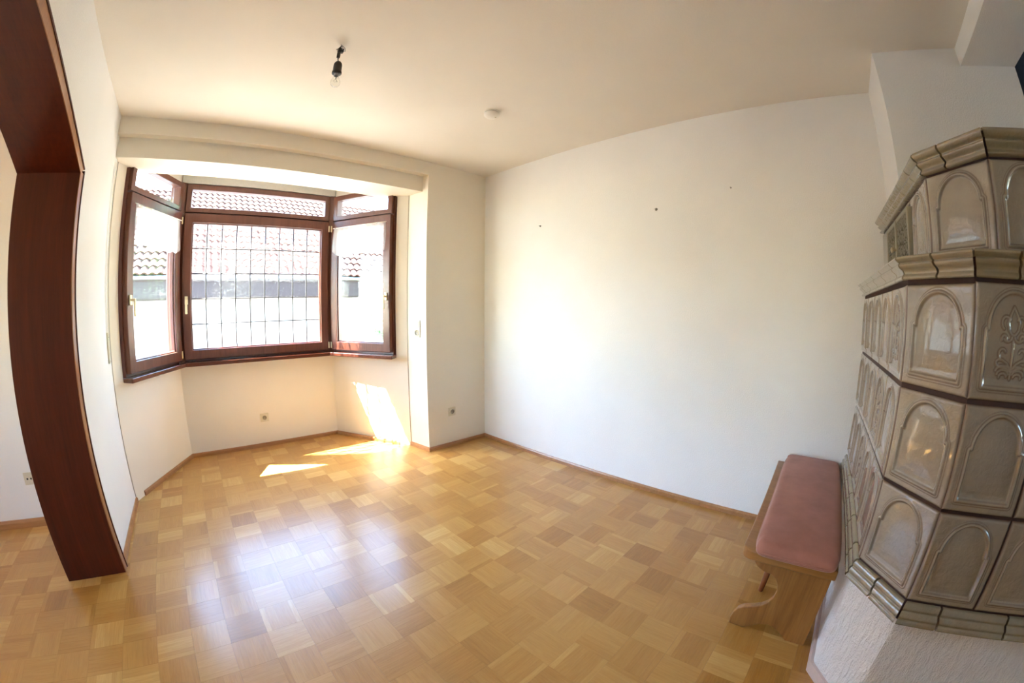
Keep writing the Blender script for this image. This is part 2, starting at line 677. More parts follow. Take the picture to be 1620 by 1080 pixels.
# ---- left wall with the segmental arch opening
YJ, YJ2 = -.600, -2.660
ARC_C = (YJ + YJ2) / 2
ARC_R = 2.36
ARC_TOP = 2.172
def arc_pts(y0, y1, off=0.0, n=28):
    cz = ARC_TOP - ARC_R
    out = []
    for i in range(n + 1):
        y = y0 + (y1 - y0) * i / n
        out.append((y, cz + math.sqrt((ARC_R + off) ** 2 - (y - ARC_C) ** 2)))
    return out
def wall_left_bm():
    bm = bmesh.new()
    cols = [(.27, -.05), (YJ, -.05)] + arc_pts(YJ, YJ2, .02, 30) + [(YJ2, -.05), (BACK - .1, -.05)]
    ft = [[bm.verts.new((leftX(y) - t, y, z)) for y, z in cols] for t in (0, LT)]
    tp = [[bm.verts.new((leftX(y) - t, y, H + .05)) for y, z in cols] for t in (0, LT)]
    n = len(cols)
    for i in range(n - 1):
        for k in (0, 1):
            if abs(cols[i][0] - cols[i + 1][0]) > 1e-6:
                bm.faces.new((ft[k][i], ft[k][i + 1], tp[k][i + 1], tp[k][i]))
        bm.faces.new((ft[0][i], ft[0][i + 1], ft[1][i + 1], ft[1][i]))
        if abs(cols[i][0] - cols[i + 1][0]) > 1e-6:
            bm.faces.new((tp[0][i], tp[0][i + 1], tp[1][i + 1], tp[1][i]))
    bm.faces.new((ft[0][0], tp[0][0], tp[1][0], ft[1][0]))
    bm.faces.new((ft[0][-1], tp[0][-1], tp[1][-1], ft[1][-1]))
    bmesh.ops.remove_doubles(bm, verts=bm.verts, dist=1e-5)
    return bm
bm = wall_left_bm()
wleft = bm_obj('wall_left', bm, M['wall'])
struct(wleft, 'white wall pierced by the wide wood-lined arched opening', 'wall')

# ---- rear wall (behind the camera)
RW = (-2.15, -1.40, 1.10, 2.10)  # opening of an unseen window added for fill light
def pierced_wall(name, p0, p1, inner, op, label):
    fr = Fr(p0, p1, inner)
    o = frame_ring(name, fr, 0, fr.L, -.05, H + .02, op[0], fr.L - op[1], op[2] + .05, H + .02 - op[3], -.25, 0, M['wall'], None, 0)
    struct(o, label, 'wall')
    return fr
def plain_window(num, fr, op, label):
    root = thing('window_%d' % num, fr.p((op[0] + op[1]) / 2, op[2]), label, 'window')
    root['kind'] = 'structure'
    frame_ring('outer_frame', fr, op[0], op[1], op[2], op[3], .06, .06, .06, .06, -.16, -.08, M['frame'], root, .003)
    um = (op[0] + op[1]) / 2
    fbox('mullion', fr, um - .03, um + .03, op[2] + .06, op[3] - .06, -.15, -.09, M['frame'], root, .003)
    for ua, ub in ((op[0] + .06, um - .03), (um + .03, op[1] - .06)):
        fbox('pane', fr, ua, ub, op[2] + .06, op[3] - .06, -.125, -.120, M['glass'], root)
opR = (RW[0] + 3.4, RW[1] + 3.4, RW[2], RW[3])
frB = pierced_wall('wall_rear', (-3.4, BACK), (.2, BACK), (-1.5, 0), opR, 'white rear wall around the added fill-light window behind the viewer')
plain_window(4, frB, opR, 'unseen two-pane window added in the rear wall for fill light')

# ---- neighbouring room seen through the arch
o = box('wall_side_room_far', (-7.4, .11, -.05), (leftX(0) - LT + .02, .35, H + .05), M['wall'])
struct(o, 'white wall of the next room seen through the arch', 'wall')
opS = (-2.7 - BACK, -1.3 - BACK, .9, 2.1)
frSR = pierced_wall('wall_side_room_left', (-7.15, BACK), (-7.15, .2), (-5, -2), opS, 'white outer wall of the next room around its window')
plain_window(5, frSR, opS, 'two-pane dark wood window of the next room')
o = box('wall_side_room_rear', (-7.4, BACK - .25, -.05), (-3.3, BACK, H), M['wall'])
struct(o, 'white rear wall of the next room', 'wall')
o = box('ceiling_side_room', (-7.4, BACK - .2, H), (-3.2, .4, H + .2), M['ceiling'])
struct(o, 'white ceiling of the next room beyond the arch', 'ceiling')

# ---- bay parapet walls under the windows and the strips beside them
inside = (-1.9, 0)
def wall_slab(name, p0, p1, z0, z1, th, mat, label, ext0=0.0, ext1=0.0):
    fr = Fr(p0, p1, inside)
    o = fbox(name, fr, -ext0, fr.L + ext1, z0, z1, -th, 0, mat)
    return struct(o, label, 'wall')
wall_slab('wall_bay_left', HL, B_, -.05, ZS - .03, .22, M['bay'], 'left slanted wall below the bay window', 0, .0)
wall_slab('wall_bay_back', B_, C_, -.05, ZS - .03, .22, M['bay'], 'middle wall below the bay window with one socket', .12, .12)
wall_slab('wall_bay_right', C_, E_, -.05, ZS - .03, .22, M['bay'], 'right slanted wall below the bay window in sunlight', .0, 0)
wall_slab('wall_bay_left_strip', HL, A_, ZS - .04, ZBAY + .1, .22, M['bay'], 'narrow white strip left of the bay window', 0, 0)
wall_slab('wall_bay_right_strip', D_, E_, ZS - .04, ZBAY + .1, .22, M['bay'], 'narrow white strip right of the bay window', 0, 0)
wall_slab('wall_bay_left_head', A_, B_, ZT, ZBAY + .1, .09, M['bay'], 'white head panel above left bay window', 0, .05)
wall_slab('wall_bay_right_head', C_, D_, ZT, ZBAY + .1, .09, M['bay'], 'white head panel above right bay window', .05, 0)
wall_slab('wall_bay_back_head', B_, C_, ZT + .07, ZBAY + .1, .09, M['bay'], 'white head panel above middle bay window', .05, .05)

# hairline gaps beside the bay strips, their shade drawn as thin beige tubes
def hairline(n_, x, y, z1):
    o = tube('trim_%d' % n_, [(x, y, .04), (x, y, z1)], .0035, M['hairline'], None, 6)
    return struct(o, 'thin beige strip drawn for the shaded gap beside the bay, %s' % ('left' if n_ == 1 else 'right'), 'trim')
hairline(1, HL[0] + .002, HL[1] - .001, 2.305)
hairline(2, E_[0] - .002, E_[1] - .001, 2.305)

# eave of the house above the bay (shades the upper panes)
o = prism('eave', [(-9, .3), (4, .3), (4, .667), (-9, 1.876)], 2.78, 2.95, M['render'])
struct(o, 'white boarded roof eave above the bay outside', 'roof')


# ------------------------------------------------------------------ skirting boards
def skirting(name, p0, p1, inside_pt, h, t, label, e0=0.0, e1=0.0):
    fr = Fr(p0, p1, inside_pt)
    bm = bmesh.new()
    prof = [(0, 0), (t, 0), (t, h * .7), (t * .55, h), (0, h)]
    a = [bm.verts.new(fr.p(-e0, v, w)) for w, v in prof]
    b = [bm.verts.new(fr.p(fr.L + e1, v, w)) for w, v in prof]
    bm.faces.new(a[::-1]); bm.faces.new(b)
    for i in range(len(prof)):
        j = (i + 1) % len(prof)
        bm.faces.new((a[i], a[j], b[j], b[i]))
    o = bm_obj(name, bm, M['skirt'])
    return struct(o, label, 'skirting board')
skirting('baseboard_right', (0, -2.99), (0, 0), inside, .038, .014, 'oak skirting strip along the long right wall')
skirting('baseboard_far', PIER, (0, 0), (-.4, -1), .038, .014, 'oak skirting strip along the corner pier', .0)
skirting('baseboard_pier', PIER, E_, inside, .038, .014, 'short oak skirting strip on the pier side', .014)
skirting('baseboard_bay_right', C_, D_, inside, .038, .014, 'oak skirting strip below the sunlit bay wall')
skirting('baseboard_bay_back', B_, C_, inside, .038, .014, 'oak skirting strip below the middle bay wall')
skirting('baseboard_bay_left', A_, B_, inside, .038, .014, 'oak skirting strip along the left bay wall')
skirting('baseboard_left', (leftX(YJ + .04), YJ + .04), HL, inside, .038, .014, 'oak skirting strip between arch and bay')
skirting('baseboard_side_room', (-7.1, .11), (-3.37, .11), (-5, -2), .058, .016, 'oak skirting strip in the next room')

# ------------------------------------------------------------------ arch lining
PJ = .016                                   # lining stands proud of the wall
def jamb(y0, y1):
    ym = (y0 + y1) / 2
    return [(leftX(ym) + PJ, y0), (leftX(ym) + PJ, y1), (leftX(ym) - LT - PJ, y1), (leftX(ym) - LT - PJ, y0)]
door = thing('door_1', (leftX(-1.63), -1.63, 0), 'dark mahogany lining of the wide arched opening', 'archway')
door['kind'] = 'structure'
spring = arc_pts(YJ - .025, YJ2 + .025)[0][1]
for yy0, yy1 in ((YJ - .022, YJ), (YJ2, YJ2 + .022)):
    j = prism('jamb', jamb(yy0, yy1), 0, spring + .015, M['mahogany'], door, .002)
    # varnished casing, window light put in its tan; dark outer strip paints edge shade
    s_ = 1 if yy0 > ARC_C else -1
    yi = yy0 if s_ > 0 else yy1
    ye = yi + s_ * .052
    xw = leftX(yi)
    cs = prism('casing', [(xw - .001, yi + s_ * .0005), (xw + PJ + .004, yi + s_ * .0005), (xw + PJ + .004, ye), (xw - .001, ye)], 0, spring + .01, M['edge'], door, .003)
    prism('casing_shade_line', [(xw - .001, ye), (xw + PJ + .008, ye), (xw + PJ + .008, ye + s_ * .010), (xw - .001, ye + s_ * .010)], 0, spring + .024, M['mahogany'], cs)
def arch_solid(name, off0, off1, xa, xb, mat, parent):
    bm = bmesh.new()
    lo = arc_pts(YJ2 + .022 - off0, YJ - .022 + off0, off0, 40)
    hi = arc_pts(YJ2 + .022 - off1, YJ - .022 + off1, off1, 40)
    rings = []
    for (y, z), (y2, z2) in zip(lo, hi):
        rings.append([bm.verts.new((leftX(y) + xa, y, z)), bm.verts.new((leftX(y) + xb, y, z)),
                      bm.verts.new((leftX(y2) + xb, y2, z2)), bm.verts.new((leftX(y2) + xa, y2, z2))])
    for a, b in zip(rings, rings[1:]):
        for k in range(4):
            bm.faces.new((a[k], a[(k + 1) % 4], b[(k + 1) % 4], b[k]))
    bm.faces.new(rings[0]); bm.faces.new(rings[-1][::-1])
    return bm_obj(name, bm, mat, parent)
ar = arch_solid('arch_soffit', 0, .022, PJ, -LT - PJ, M['mahogany_y'], door)
cs = arch_solid('casing', .0005, .045, PJ + .004, -.001, M['edge'], door)
arch_solid('casing_shade_line', .045, .055, PJ + .008, -.001, M['mahogany_y'], cs)  # dark line painting the shade along the casing edge


# ------------------------------------------------------------------ bay windows
def handle(parent, fr, u, v, mat):
    """tilt-turn lever pointing down"""
    h = fbox('handle', fr, u - .014, u + .014, v - .035, v + .035, .062, .072, mat, parent, .003)
    fbox('lever', fr, u - .010, u + .010, v - .115, v + .010, .098, .112, mat, h, .005)
    fbox('lever_neck', fr, u - .008, u + .008, v - .008, v + .008, .070, .100, mat, h, .003)


def hinge(parent, fr, u, v):
    c = fr.p(u, v, .062)
    lathe('hinge', [(0, -.03), (.006, -.03), (.007, -.026), (.007, .026), (.006, .03), (0, .03)], c, M['brass'], parent, (0, 0, 1), 10)


def window(num, p0, p1, e0, e1, label, leaded=False, hand='l'):
    fr = Fr(p0, p1, inside)
    root = thing('window_%d' % num, fr.p(fr.L / 2, ZS), label, 'window')
    root['kind'] = 'structure'
    u0, u1 = e0, fr.L - e1
    Z0, Z1, ZM = ZS, ZT, 2.135
    frame_ring('outer_frame', fr, u0, u1, Z0, Z1, .030, .030, .035, .025, -.075, .018, M['frame'], root)
    fbox('transom', fr, u0 + .03, u1 - .03, ZM - .022, ZM + .018, -.07, .018, M['frame_h'], root, .003)
    # lower sash
    a0, a1, b0, b1 = u0 + .014, u1 - .014, Z0 + .022, ZM - .006
    sw = .075
    sash = frame_ring('sash', fr, a0, a1, b0, b1, sw, sw, .080, .080, -.03, .060, M['frame'], root, .005)
    i0, i1, j0, j1 = a0 + sw, a1 - sw, b0 + .080, b1 - .080
    frame_ring('glazing_bead', fr, i0 - .001, i1 + .001, j0 - .001, j1 + .001, .010, .010, .010, .010, .0, .040, M['frame'], sash, .003)
    if leaded:
        nc, nr = 9, 5
        for c in range(nc):
            for r in range(nr):
                ua, ub = i0 + (i1 - i0) * c / nc, i0 + (i1 - i0) * (c + 1) / nc
                vaa, vbb = j0 + (j1 - j0) * r / nr, j0 + (j1 - j0) * (r + 1) / nr
                fbox('pane', fr, ua + .0012, ub - .0012, vaa + .0012, vbb - .0012, .010, .014, M['glass_wavy'], sash)
        bm = bmesh.new()
        for c in range(1, nc):
            ua = i0 + (i1 - i0) * c / nc
            tube_bm(bm, [fr.p(ua, j0, .012), fr.p(ua, j1, .012)], .0058, 6)
        for r in range(1, nr):
            vaa = j0 + (j1 - j0) * r / nr
            tube_bm(bm, [fr.p(i0, vaa, .012), fr.p(i1, vaa, .012)], .0058, 6)
        bm_obj('lead_came', bm, M['lead'], sash, True)
    else:
        fbox('pane', fr, i0, i1, j0, j1, .010, .015, M['glass'], sash)
    # upper light
    t0, t1 = ZM + .006, Z1 - .012
    us = frame_ring('upper_sash', fr, a0, a1, t0, t1, .048, .048, .042, .046, -.03, .045, M['frame'], root, .004)
    fbox('pane', fr, a0 + .048, a1 - .048, t0 + .042, t1 - .046, .008, .013, M['glass'], us)
    hu = a0 + .036 if hand == 'l' else a1 - .036
    handle(root, fr, hu, 1.385, M['brass'])
    ho = a1 - .002 if hand == 'l' else a0 + .002
    for vv in (.93, 2.06):
        hinge(root, fr, ho, vv)
    return fr, root, (i0, i1, j0, j1)


frL, winL, pL = window(1, A_, B_, .012, .030, 'left slanted dark wood window of the bay with sheer short curtain', False, 'l')
frM, winM, pM = window(2, B_, C_, .036, .036, 'middle dark wood bay window with leaded ripple-glass panes', True, 'l')
frR, winR, pR = window(3, C_, D_, .030, .012, 'right slanted dark wood window of the bay beside the switch', False, 'r')
# corner posts belong to the middle window
for P, other in ((B_, A_), (C_, D_)):
    v1 = (Vector(other) - Vector(P)).normalized()
    v2 = (Vector(C_ if P is B_ else B_) - Vector(P)).normalized()
    inw = (v1 + v2).normalized()
    P2 = Vector(P)
    poly = [P2 + v1 * .032 + inw * .0, P2 + v1 * .030 + inw * .030, P2 + v2 * .036 + inw * .030, P2 + v2 * .038, P2 + v2 * .03 - inw * .10, P2 + v1 * .03 - inw * .10]
    prism('corner_post', [(q.x, q.y) for q in poly], ZS - .01, ZT + .002, M['frame'], winM, .003)
# pale shutter box above the middle window
fbox('shutter_box', frM, -.005, frM.L + .005, ZT, ZT + .075, -.08, .030, M['box'], winM, .004)

# sheer short curtains
def curtain(fr, u0, u1, ztop, zbot, label, flip):
    root = thing('sheer_curtain', fr.p((u0 + u1) / 2, ztop, .075), label, 'curtain', None)
    tube('rod', [fr.p(u0 - .012, ztop, .074), fr.p(u1 + .012, ztop, .074)], .0045, M['white_plastic'], root, 8)
    nu, nv = 90, 18
    verts, faces = [], []
    for i in range(nu + 1):
        t = i / nu
        scal = abs(math.sin(t * math.pi * 5)) * .022
        tt = 1 - t if flip else t
        side = .03 * max(0, (tt - .85) / .15)
        for j in range(nv + 1):
            s = j / nv
            z = ztop + .004 - (ztop - zbot - side + scal) * s
            w = .074 + .006 * math.sin(t * 60) * (.35 + .65 * s) + .004 * math.sin(t * 23 + s * 2) + .012 * s * s
            u = u0 + (u1 - u0) * (t + .010 * math.sin(s * 3.0) * (2 * t - 1))
            verts.append(fr.p(u, z, w))
    for i in range(nu):
        for j in range(nv):
            a = i * (nv + 1) + j
            faces.append((a, a + 1, a + nv + 2, a + nv + 1))
    mesh_obj('cloth', verts, faces, M['sheer'], root, True)
    return root
curtain(frL, pL[0] - .03, pL[1] + .03, 2.052, 1.775, 'sheer white scalloped half-curtain on the left slanted bay window', False)
curtain(frR, pR[0] - .03, pR[1] + .03, 2.058, 1.795, 'sheer white scalloped half-curtain on the right slanted bay window', True)

# window boards
def offset_line(p0, p1, d):
    fr = Fr(p0, p1, inside)
    q0, q1 = fr.p(0, 0, d), fr.p(fr.L, 0, d)
    return Vector((q0.x, q0.y)), Vector((q1.x, q1.y))
def isect(a, b):
    p, r = a[0], a[1] - a[0]
    q, s = b[0], b[1] - b[0]
    t = ((q - p).x * s.y - (q - p).y * s.x) / (r.x * s.y - r.y * s.x)
    return p + r * t
OV = .10
oL, oM, oR = offset_line(A_, B_, OV), offset_line(B_, C_, OV), offset_line(C_, D_, OV)
KL, KR = isect(oL, oM), isect(oM, oR)
iL, iM, iR = offset_line(A_, B_, -.06), offset_line(B_, C_, -.06), offset_line(C_, D_, -.06)
JL, JR = isect(iL, iM), isect(iM, iR)
def sill(num, poly, label):
    o = prism('trim_%d' % num, [(p[0], p[1]) for p in poly], ZS - .034, ZS, M['sill'], None, .006, 3)
    return struct(o, label, 'window sill')
dL = (oL[1] - oL[0]).normalized(); dR = (oR[1] - oR[0]).normalized()
sill(3, [oL[0] + dL * -.015, KL, JL, iL[0], Vector(A_)], 'dark wood window board under left bay window')
sill(4, [KL + Vector((.0006, 0)), KR - Vector((.0006, 0)), JR, JL], 'dark wood window board under middle bay window')
sill(5, [KR, oR[1] + dR * .015, Vector(D_), iR[1], JR], 'dark wood window board under right bay window')

# ------------------------------------------------------------------ parquet
PITCH = .16
GX, GY, GA = -1.4363, -1.5065, -.0066
ca, sa = math.cos(GA), math.sin(GA)
def gpt(i, j):
    return (GX + (i * ca + j * sa) * PITCH, GY + (i * sa - j * ca) * PITCH)
def project(P):
    d = Vector(P) - CAM
    q = (d.dot(r_), d.dot(u_), d.dot(f_))
    rho = math.hypot(q[0], q[1])
    th = math.atan2(rho, q[2])
    r = 601.1823 * 2 * math.sin(th / 2) * (1 + .1016 * th * th)
    return 810 + r * q[0] / rho, 540 - r * q[1] / rho
NS = 7
def strip_tones(rng):
    base = rng.uniform(-.08, .08)
    out = []
    t = base
    for k in range(NS):
        if rng.random() < .35:
            t = base + rng.uniform(-.10, .10)
        out.append(min(1, max(0, .33 + t + rng.uniform(-.03, .03))))
    return out
def block_geo(tones, rot, ox, oy, flip, rng, V, F, T, UV):
    """seven strips with open joints; local size PITCH centred on (ox,oy)"""
    g1, g2 = .0002, .00008
    half = PITCH / 2 - g1
    wdt = (2 * half) / NS
    for k in range(NS):
        a0, a1 = -half, half
        b0, b1 = -half + wdt * k + g2, -half + wdt * (k + 1) - g2
        dz = rng.uniform(-.00012, 0)
        b = len(V)
        for z in (0 + dz, -.008):
            for (a, bb) in ((a0, b0), (a1, b0), (a1, b1), (a0, b1)):
                x, y = (a, bb) if not rot else (-bb, a)
                x, y = x * ca - y * sa, x * sa + y * ca
                V.append((ox + x, oy + y, z))
        uo, vo = rng.uniform(0, 30), rng.uniform(0, 30)
        for f in ((0, 1, 2, 3), (0, 4, 5, 1), (1, 5, 6, 2), (2, 6, 7, 3), (3, 7, 4, 0)):
            F.append(tuple(b + q for q in f))
            T.append(tones[k])
            loc = {0: (a0, b0), 1: (a1, b0), 2: (a1, b1), 3: (a0, b1)}
            for q in f:
                a, bb = loc[q % 4]
                UV.append((a + uo, bb + vo))
def parquet_mesh(name, V, F, T, UV):
    me = bpy.data.meshes.new(name)
    me.from_pydata(V, [], F)
    at = me.attributes.new('tone', 'FLOAT', 'FACE')
    at.data.foreach_set('value', T)
    uv = me.uv_layers.new(name='UVMap')
    uv.data.foreach_set('uv', [c for p in UV for c in p])
    me.materials.append(M['parquet'])
    return me
rng = random.Random(11)
cells = []
def in_floor(x, y):
    if y > 0.0 and x > -.60:
        return y < .06 and x < .02
    if y > 0.0:
        if y < .30 and leftX(y) - .08 < x < -.55: return True
        if .30 <= y < 1.12:
            t = (y - .27) / (1.04 - .27)
            return (HL[0] - .1 + t * (B_[0] - HL[0])) < x < (E_[0] + .1 + t * (C_[0] - E_[0]))
        return x < leftX(y) - .2 and y < .16 and x > -7.2
    return -7.2 < x < .02 and y > BACK
for i in range(-38, 12):
    for j in range(-20, 32):
        x, y = gpt(i + .5, j + .5)
        if in_floor(x, y):
            px, py = project((x, y, 0))
            vis = -30 < px < 1650 and 0 < py < 1110
            if x > -.05 or (x > -1.1 and y < -3.05): vis = False           # below stove
            if -3.45 < x < -3.1 and (y > -.62 or y < -2.65): vis = False
            if x < -3.37 and y > -.2 and False: vis = False
            cells.append(((Vector((x, y, 0)) - CAM).length if vis else 99, i, j, x, y))
cells.sort()
variants = []
for v in range(14):
    V, F, T, UV = [], [], [], []
    block_geo(strip_tones(rng), False, 0, 0, False, rng, V, F, T, UV)
    # undo grid rotation inside the variant mesh: objects carry it
    V = [(x * ca + y * sa, -x * sa + y * ca, z) for x, y, z in V]
    variants.append(parquet_mesh('parquet_block', V, F, T, UV))
V, F, T, UV = [], [], [], []
for n_, (dist, i, j, x, y) in enumerate(cells):
    along_y = (i + j) % 2 == 0
    if n_ < 300:
        o = bpy.data.objects.new('parquet_block', variants[rng.randrange(14)])
        COL.objects.link(o)
        attach(o, floor)
        o.location = (x, y, 0)
        o.rotation_euler = (0, 0, GA + (math.pi / 2 if along_y else 0) + (math.pi if rng.random() < .5 else 0))
    else:
        tn = [t + rng.uniform(-.0, .0) for t in strip_tones(rng)]
        off = rng.uniform(-.17, .17)
        block_geo([t + off for t in tn], along_y, x, y, False, rng, V, F, T, UV)
o = link('parquet_blocks', parquet_mesh('parquet_blocks', V, F, T, UV), floor)
o['kind'] = 'stuff'

# ------------------------------------------------------------------ chimney breast and ceiling beam
o = box('wall_chimney', (-.41, -3.888, -.02), (.02, -3.15, H + .03), M['wall'])
struct(o, 'white chimney breast rising behind the tiled stove', 'wall')
o = box('ceiling_beam', (leftX(-3.7) - .02, -3.888, 2.465), (.02, -3.588, H + .03), M['wall'])
struct(o, 'white ceiling beam running into the chimney breast', 'beam')

# ------------------------------------------------------------------ tiled stove
def seg_dist(PX, PY, pts):
    d = np.full(PX.shape, 9.0)
    for (x0, y0), (x1, y1) in zip(pts, pts[1:]):
        dx, dy = x1 - x0, y1 - y0
        L2 = dx * dx + dy * dy + 1e-12
        t = np.clip(((PX - x0) * dx + (PY - y0) * dy) / L2, 0, 1)
        d = np.minimum(d, np.hypot(PX - (x0 + t * dx), PY - (y0 + t * dy)))
    return d
def inside_poly(PX, PY, pts):
    r = np.zeros(PX.shape, bool)
    for (x0, y0), (x1, y1) in zip(pts, pts[1:]):
        c = ((y0 > PY) != (y1 > PY)) & (PX < (x1 - x0) * (PY - y0) / (y1 - y0 + 1e-12) + x0)
        r ^= c
    return r
def arch_outline(w, h):
    a, vb, vs, st, top = .135 * w, .115 * h, .60 * h, .035 * w, .925 * h
    pts = [(a, vb), (w - a, vb), (w - a, vs), (w - a - st * .35, vs + .012 * h), (w - a - st, vs + .006 * h)]
    hw = w / 2 - a - st
    for k in range(1, 24):
        t = math.pi * k / 24
        pts.append((w / 2 + hw * math.cos(t), vs + .006 * h + (top - vs - .006 * h) * math.sin(t)))
    pts += [(a + st, vs + .006 * h), (a + st * .35, vs + .012 * h), (a, vs), (a, vb)]
    return pts
def arc(cx, cy, rx, ry, t0, t1, n=12):
    return [(cx + rx * math.cos(math.radians(t0 + (t1 - t0) * i / n)), cy + ry * math.sin(math.radians(t0 + (t1 - t0) * i / n))) for i in range(n + 1)]
def tulip(w, h):
    """relief strokes in tile fractions"""
    S = []
    S.append([(.5, .20), (.5, .52)])
    drop = [(.5, .80), (.455, .735), (.425, .67), (.435, .61), (.47, .575), (.5, .565)]
    S.append(drop); S.append([(1 - x, y) for x, y in drop])
    for sgn in (1, -1):
        def q(pts): return [(.5 + sgn * (x - .5), y) for x, y in pts]
        S.append(q(arc(.60, .665, .055, .055, 150, -60)))
        S.append(q(arc(.575, .55, .055, .035, 180, 330)))
        S.append(q(arc(.62, .535, .03, .03, 200, -20)))
        S.append(q([(.5, .27), (.56, .33), (.63, .36)] + arc(.63, .405, .045, .045, -90, 150)))
        S.append(q([(.5, .255), (.57, .29), (.66, .30)] + arc(.66, .33, .04, .03, -90, 120)))
        S.append(q(arc(.60, .255, .10, .055, 175, 10)))
        S.append(q(arc(.60, .235, .075, .04, 170, 0)))
        S.append(q(arc(.595, .215, .05, .03, 170, -10)))
    return [[(x * w, y * h) for x, y in s] for s in S]
TILE_T = .022
def tile_mesh(name, w, h, deco=False, nx=104, ny=132, plain=False):
    xs = np.concatenate([[0, .002, .004, .007], np.linspace(.010, w - .010, nx - 7), [w - .007, w - .004, w - .002, w]])
    ys = np.concatenate([[0, .002, .004, .007], np.linspace(.010, h - .010, ny - 7), [h - .007, h - .004, h - .002, h]])
    PX, PY = np.meshgrid(xs, ys)
    e = np.minimum(np.minimum(PX, w - PX), np.minimum(PY, h - PY))
    z = -.007 * (1 - np.clip(e / .009, 0, 1)) ** 2
    br = np.exp(-(e / .0035) ** 2) * .85
    if not plain:
        o_ = arch_outline(w, h)
        d = seg_dist(PX, PY, o_)
        ins = inside_poly(PX, PY, o_)
        sd = np.where(ins, -d, d)
        z += .0060 * np.exp(-(sd / .0042) ** 2) + .0022 * np.exp(-((sd - .0085) / .0022) ** 2)
        t = np.clip(-sd / .011, 0, 1)
        z += -.0045 * (t * t * (3 - 2 * t))
        ledge = np.clip(1 - (PY - .115 * h) / .022, 0, 1) * np.clip(-sd / .006, 0, 1)
        z += .0050 * ledge
        z += .0055 * (1 - (1 - np.clip((-sd - .008) / .065, 0, 1)) ** 2)
        br += .60 * np.exp(-((sd - .0052) / .0016) ** 2) + .40 * np.exp(-((sd + .0050) / .0020) ** 2) + .45 * np.exp(-((sd - .0112) / .0014) ** 2)
        if deco:
            dd = np.full(PX.shape, 9.0)
            for s in tulip(w, h):
                dd = np.minimum(dd, seg_dist(PX, PY, s))
            z += .0048 * np.exp(-(dd / .0026) ** 2)
            br += .7 * np.exp(-((dd - .0040) / .0014) ** 2)
    n1, n2 = len(xs), len(ys)
    V = [(float(PX[j, i]), float(z[j, i]), float(PY[j, i])) for j in range(n2) for i in range(n1)]
    F = [(j * n1 + i, j * n1 + i + 1, (j + 1) * n1 + i + 1, (j + 1) * n1 + i) for j in range(n2 - 1) for i in range(n1 - 1)]
    A = [float(min(1, v)) for v in br.ravel()]
    # sides and back
    rim = [i for i in range(n1)] + [j * n1 + n1 - 1 for j in range(1, n2)] + [(n2 - 1) * n1 + i for i in range(n1 - 2, -1, -1)] + [j * n1 for j in range(n2 - 2, 0, -1)]
    b0 = len(V)
    for k in rim:
        V.append((V[k][0], -TILE_T, V[k][2])); A.append(.8)
    m_ = len(rim)
    for k in range(m_):
        F.append((rim[k], b0 + k, b0 + (k + 1) % m_, rim[(k + 1) % m_]))
    F.append(tuple(b0 + k for k in range(m_)))
    me = bpy.data.meshes.new(name)
    me.from_pydata(V, [], F)
    at = me.attributes.new('glaze', 'FLOAT', 'POINT')
    at.data.foreach_set('value', A)
    me.polygons.foreach_set('use_smooth', [True] * (len(F) - 1) + [False])
    me.materials.append(M['glaze'])
    return me

stove = thing('tiled_stove', (-.8, -3.5, 0), 'large beige glazed-tile stove on a white plastered base beside the bench', 'stove')
P0, P1, P2 = (-1.105, -3.010), (-1.290, -3.162), (-1.290, -4.45)
W0 = (0.0, -3.000)
Q0, Q1, Q2 = (-.990, -3.121), (-1.180, -3.277), (-1.180, -4.30)
X0 = (0.0, -3.112)
def inset(pts, dist):
    """shift an open polyline inwards (towards the stove core)"""
    out = []
    n = len(pts)
    for i in range(n):
        ns = []
        for a, b in ((i - 1, i), (i, i + 1)):
            if a >= 0 and b < n:
                d = (Vector(pts[b]) - Vector(pts[a])).normalized()
                ns.append(Vector((-d.y, d.x)))
        if len(ns) == 1:
            m_ = ns[0]
        else:
            m_ = (ns[0] + ns[1])
            m_ = m_ / m_.dot(ns[0])
        out.append(Vector(pts[i]) + m_ * dist)
    return out
low = [W0, P0, P1, P2]
upp = [X0, Q0, Q1, Q2]
def core(name, line, d, z0, z1, mat, bevel=0.0):
    pl_ = inset(line, d)
    poly = [(q.x, q.y) for q in pl_] + [(-.02, pl_[-1].y)]
    poly[0] = (-.0, pl_[0].y)
    return prism(name, poly, z0, z1, mat, stove, bevel)
ins_sign = 1 if inset(low, .05)[1].x > P0[0] else -1
base = core('plaster_base', low, ins_sign * .006, .0, .465, M['stove_base'], .012)
core('base_plinth', low, -ins_sign * .006, .0, .050, simple('pink_plinth', (.62, .50, .45), .6))
core('lower_core', low, ins_sign * .008, .46, 1.455, M['grout'])
core('upper_core', upp, ins_sign * .008, 1.45, 1.795, M['grout'])
core('shelf_slab', low, ins_sign * .004, 1.448, 1.462, M['glaze_m'])

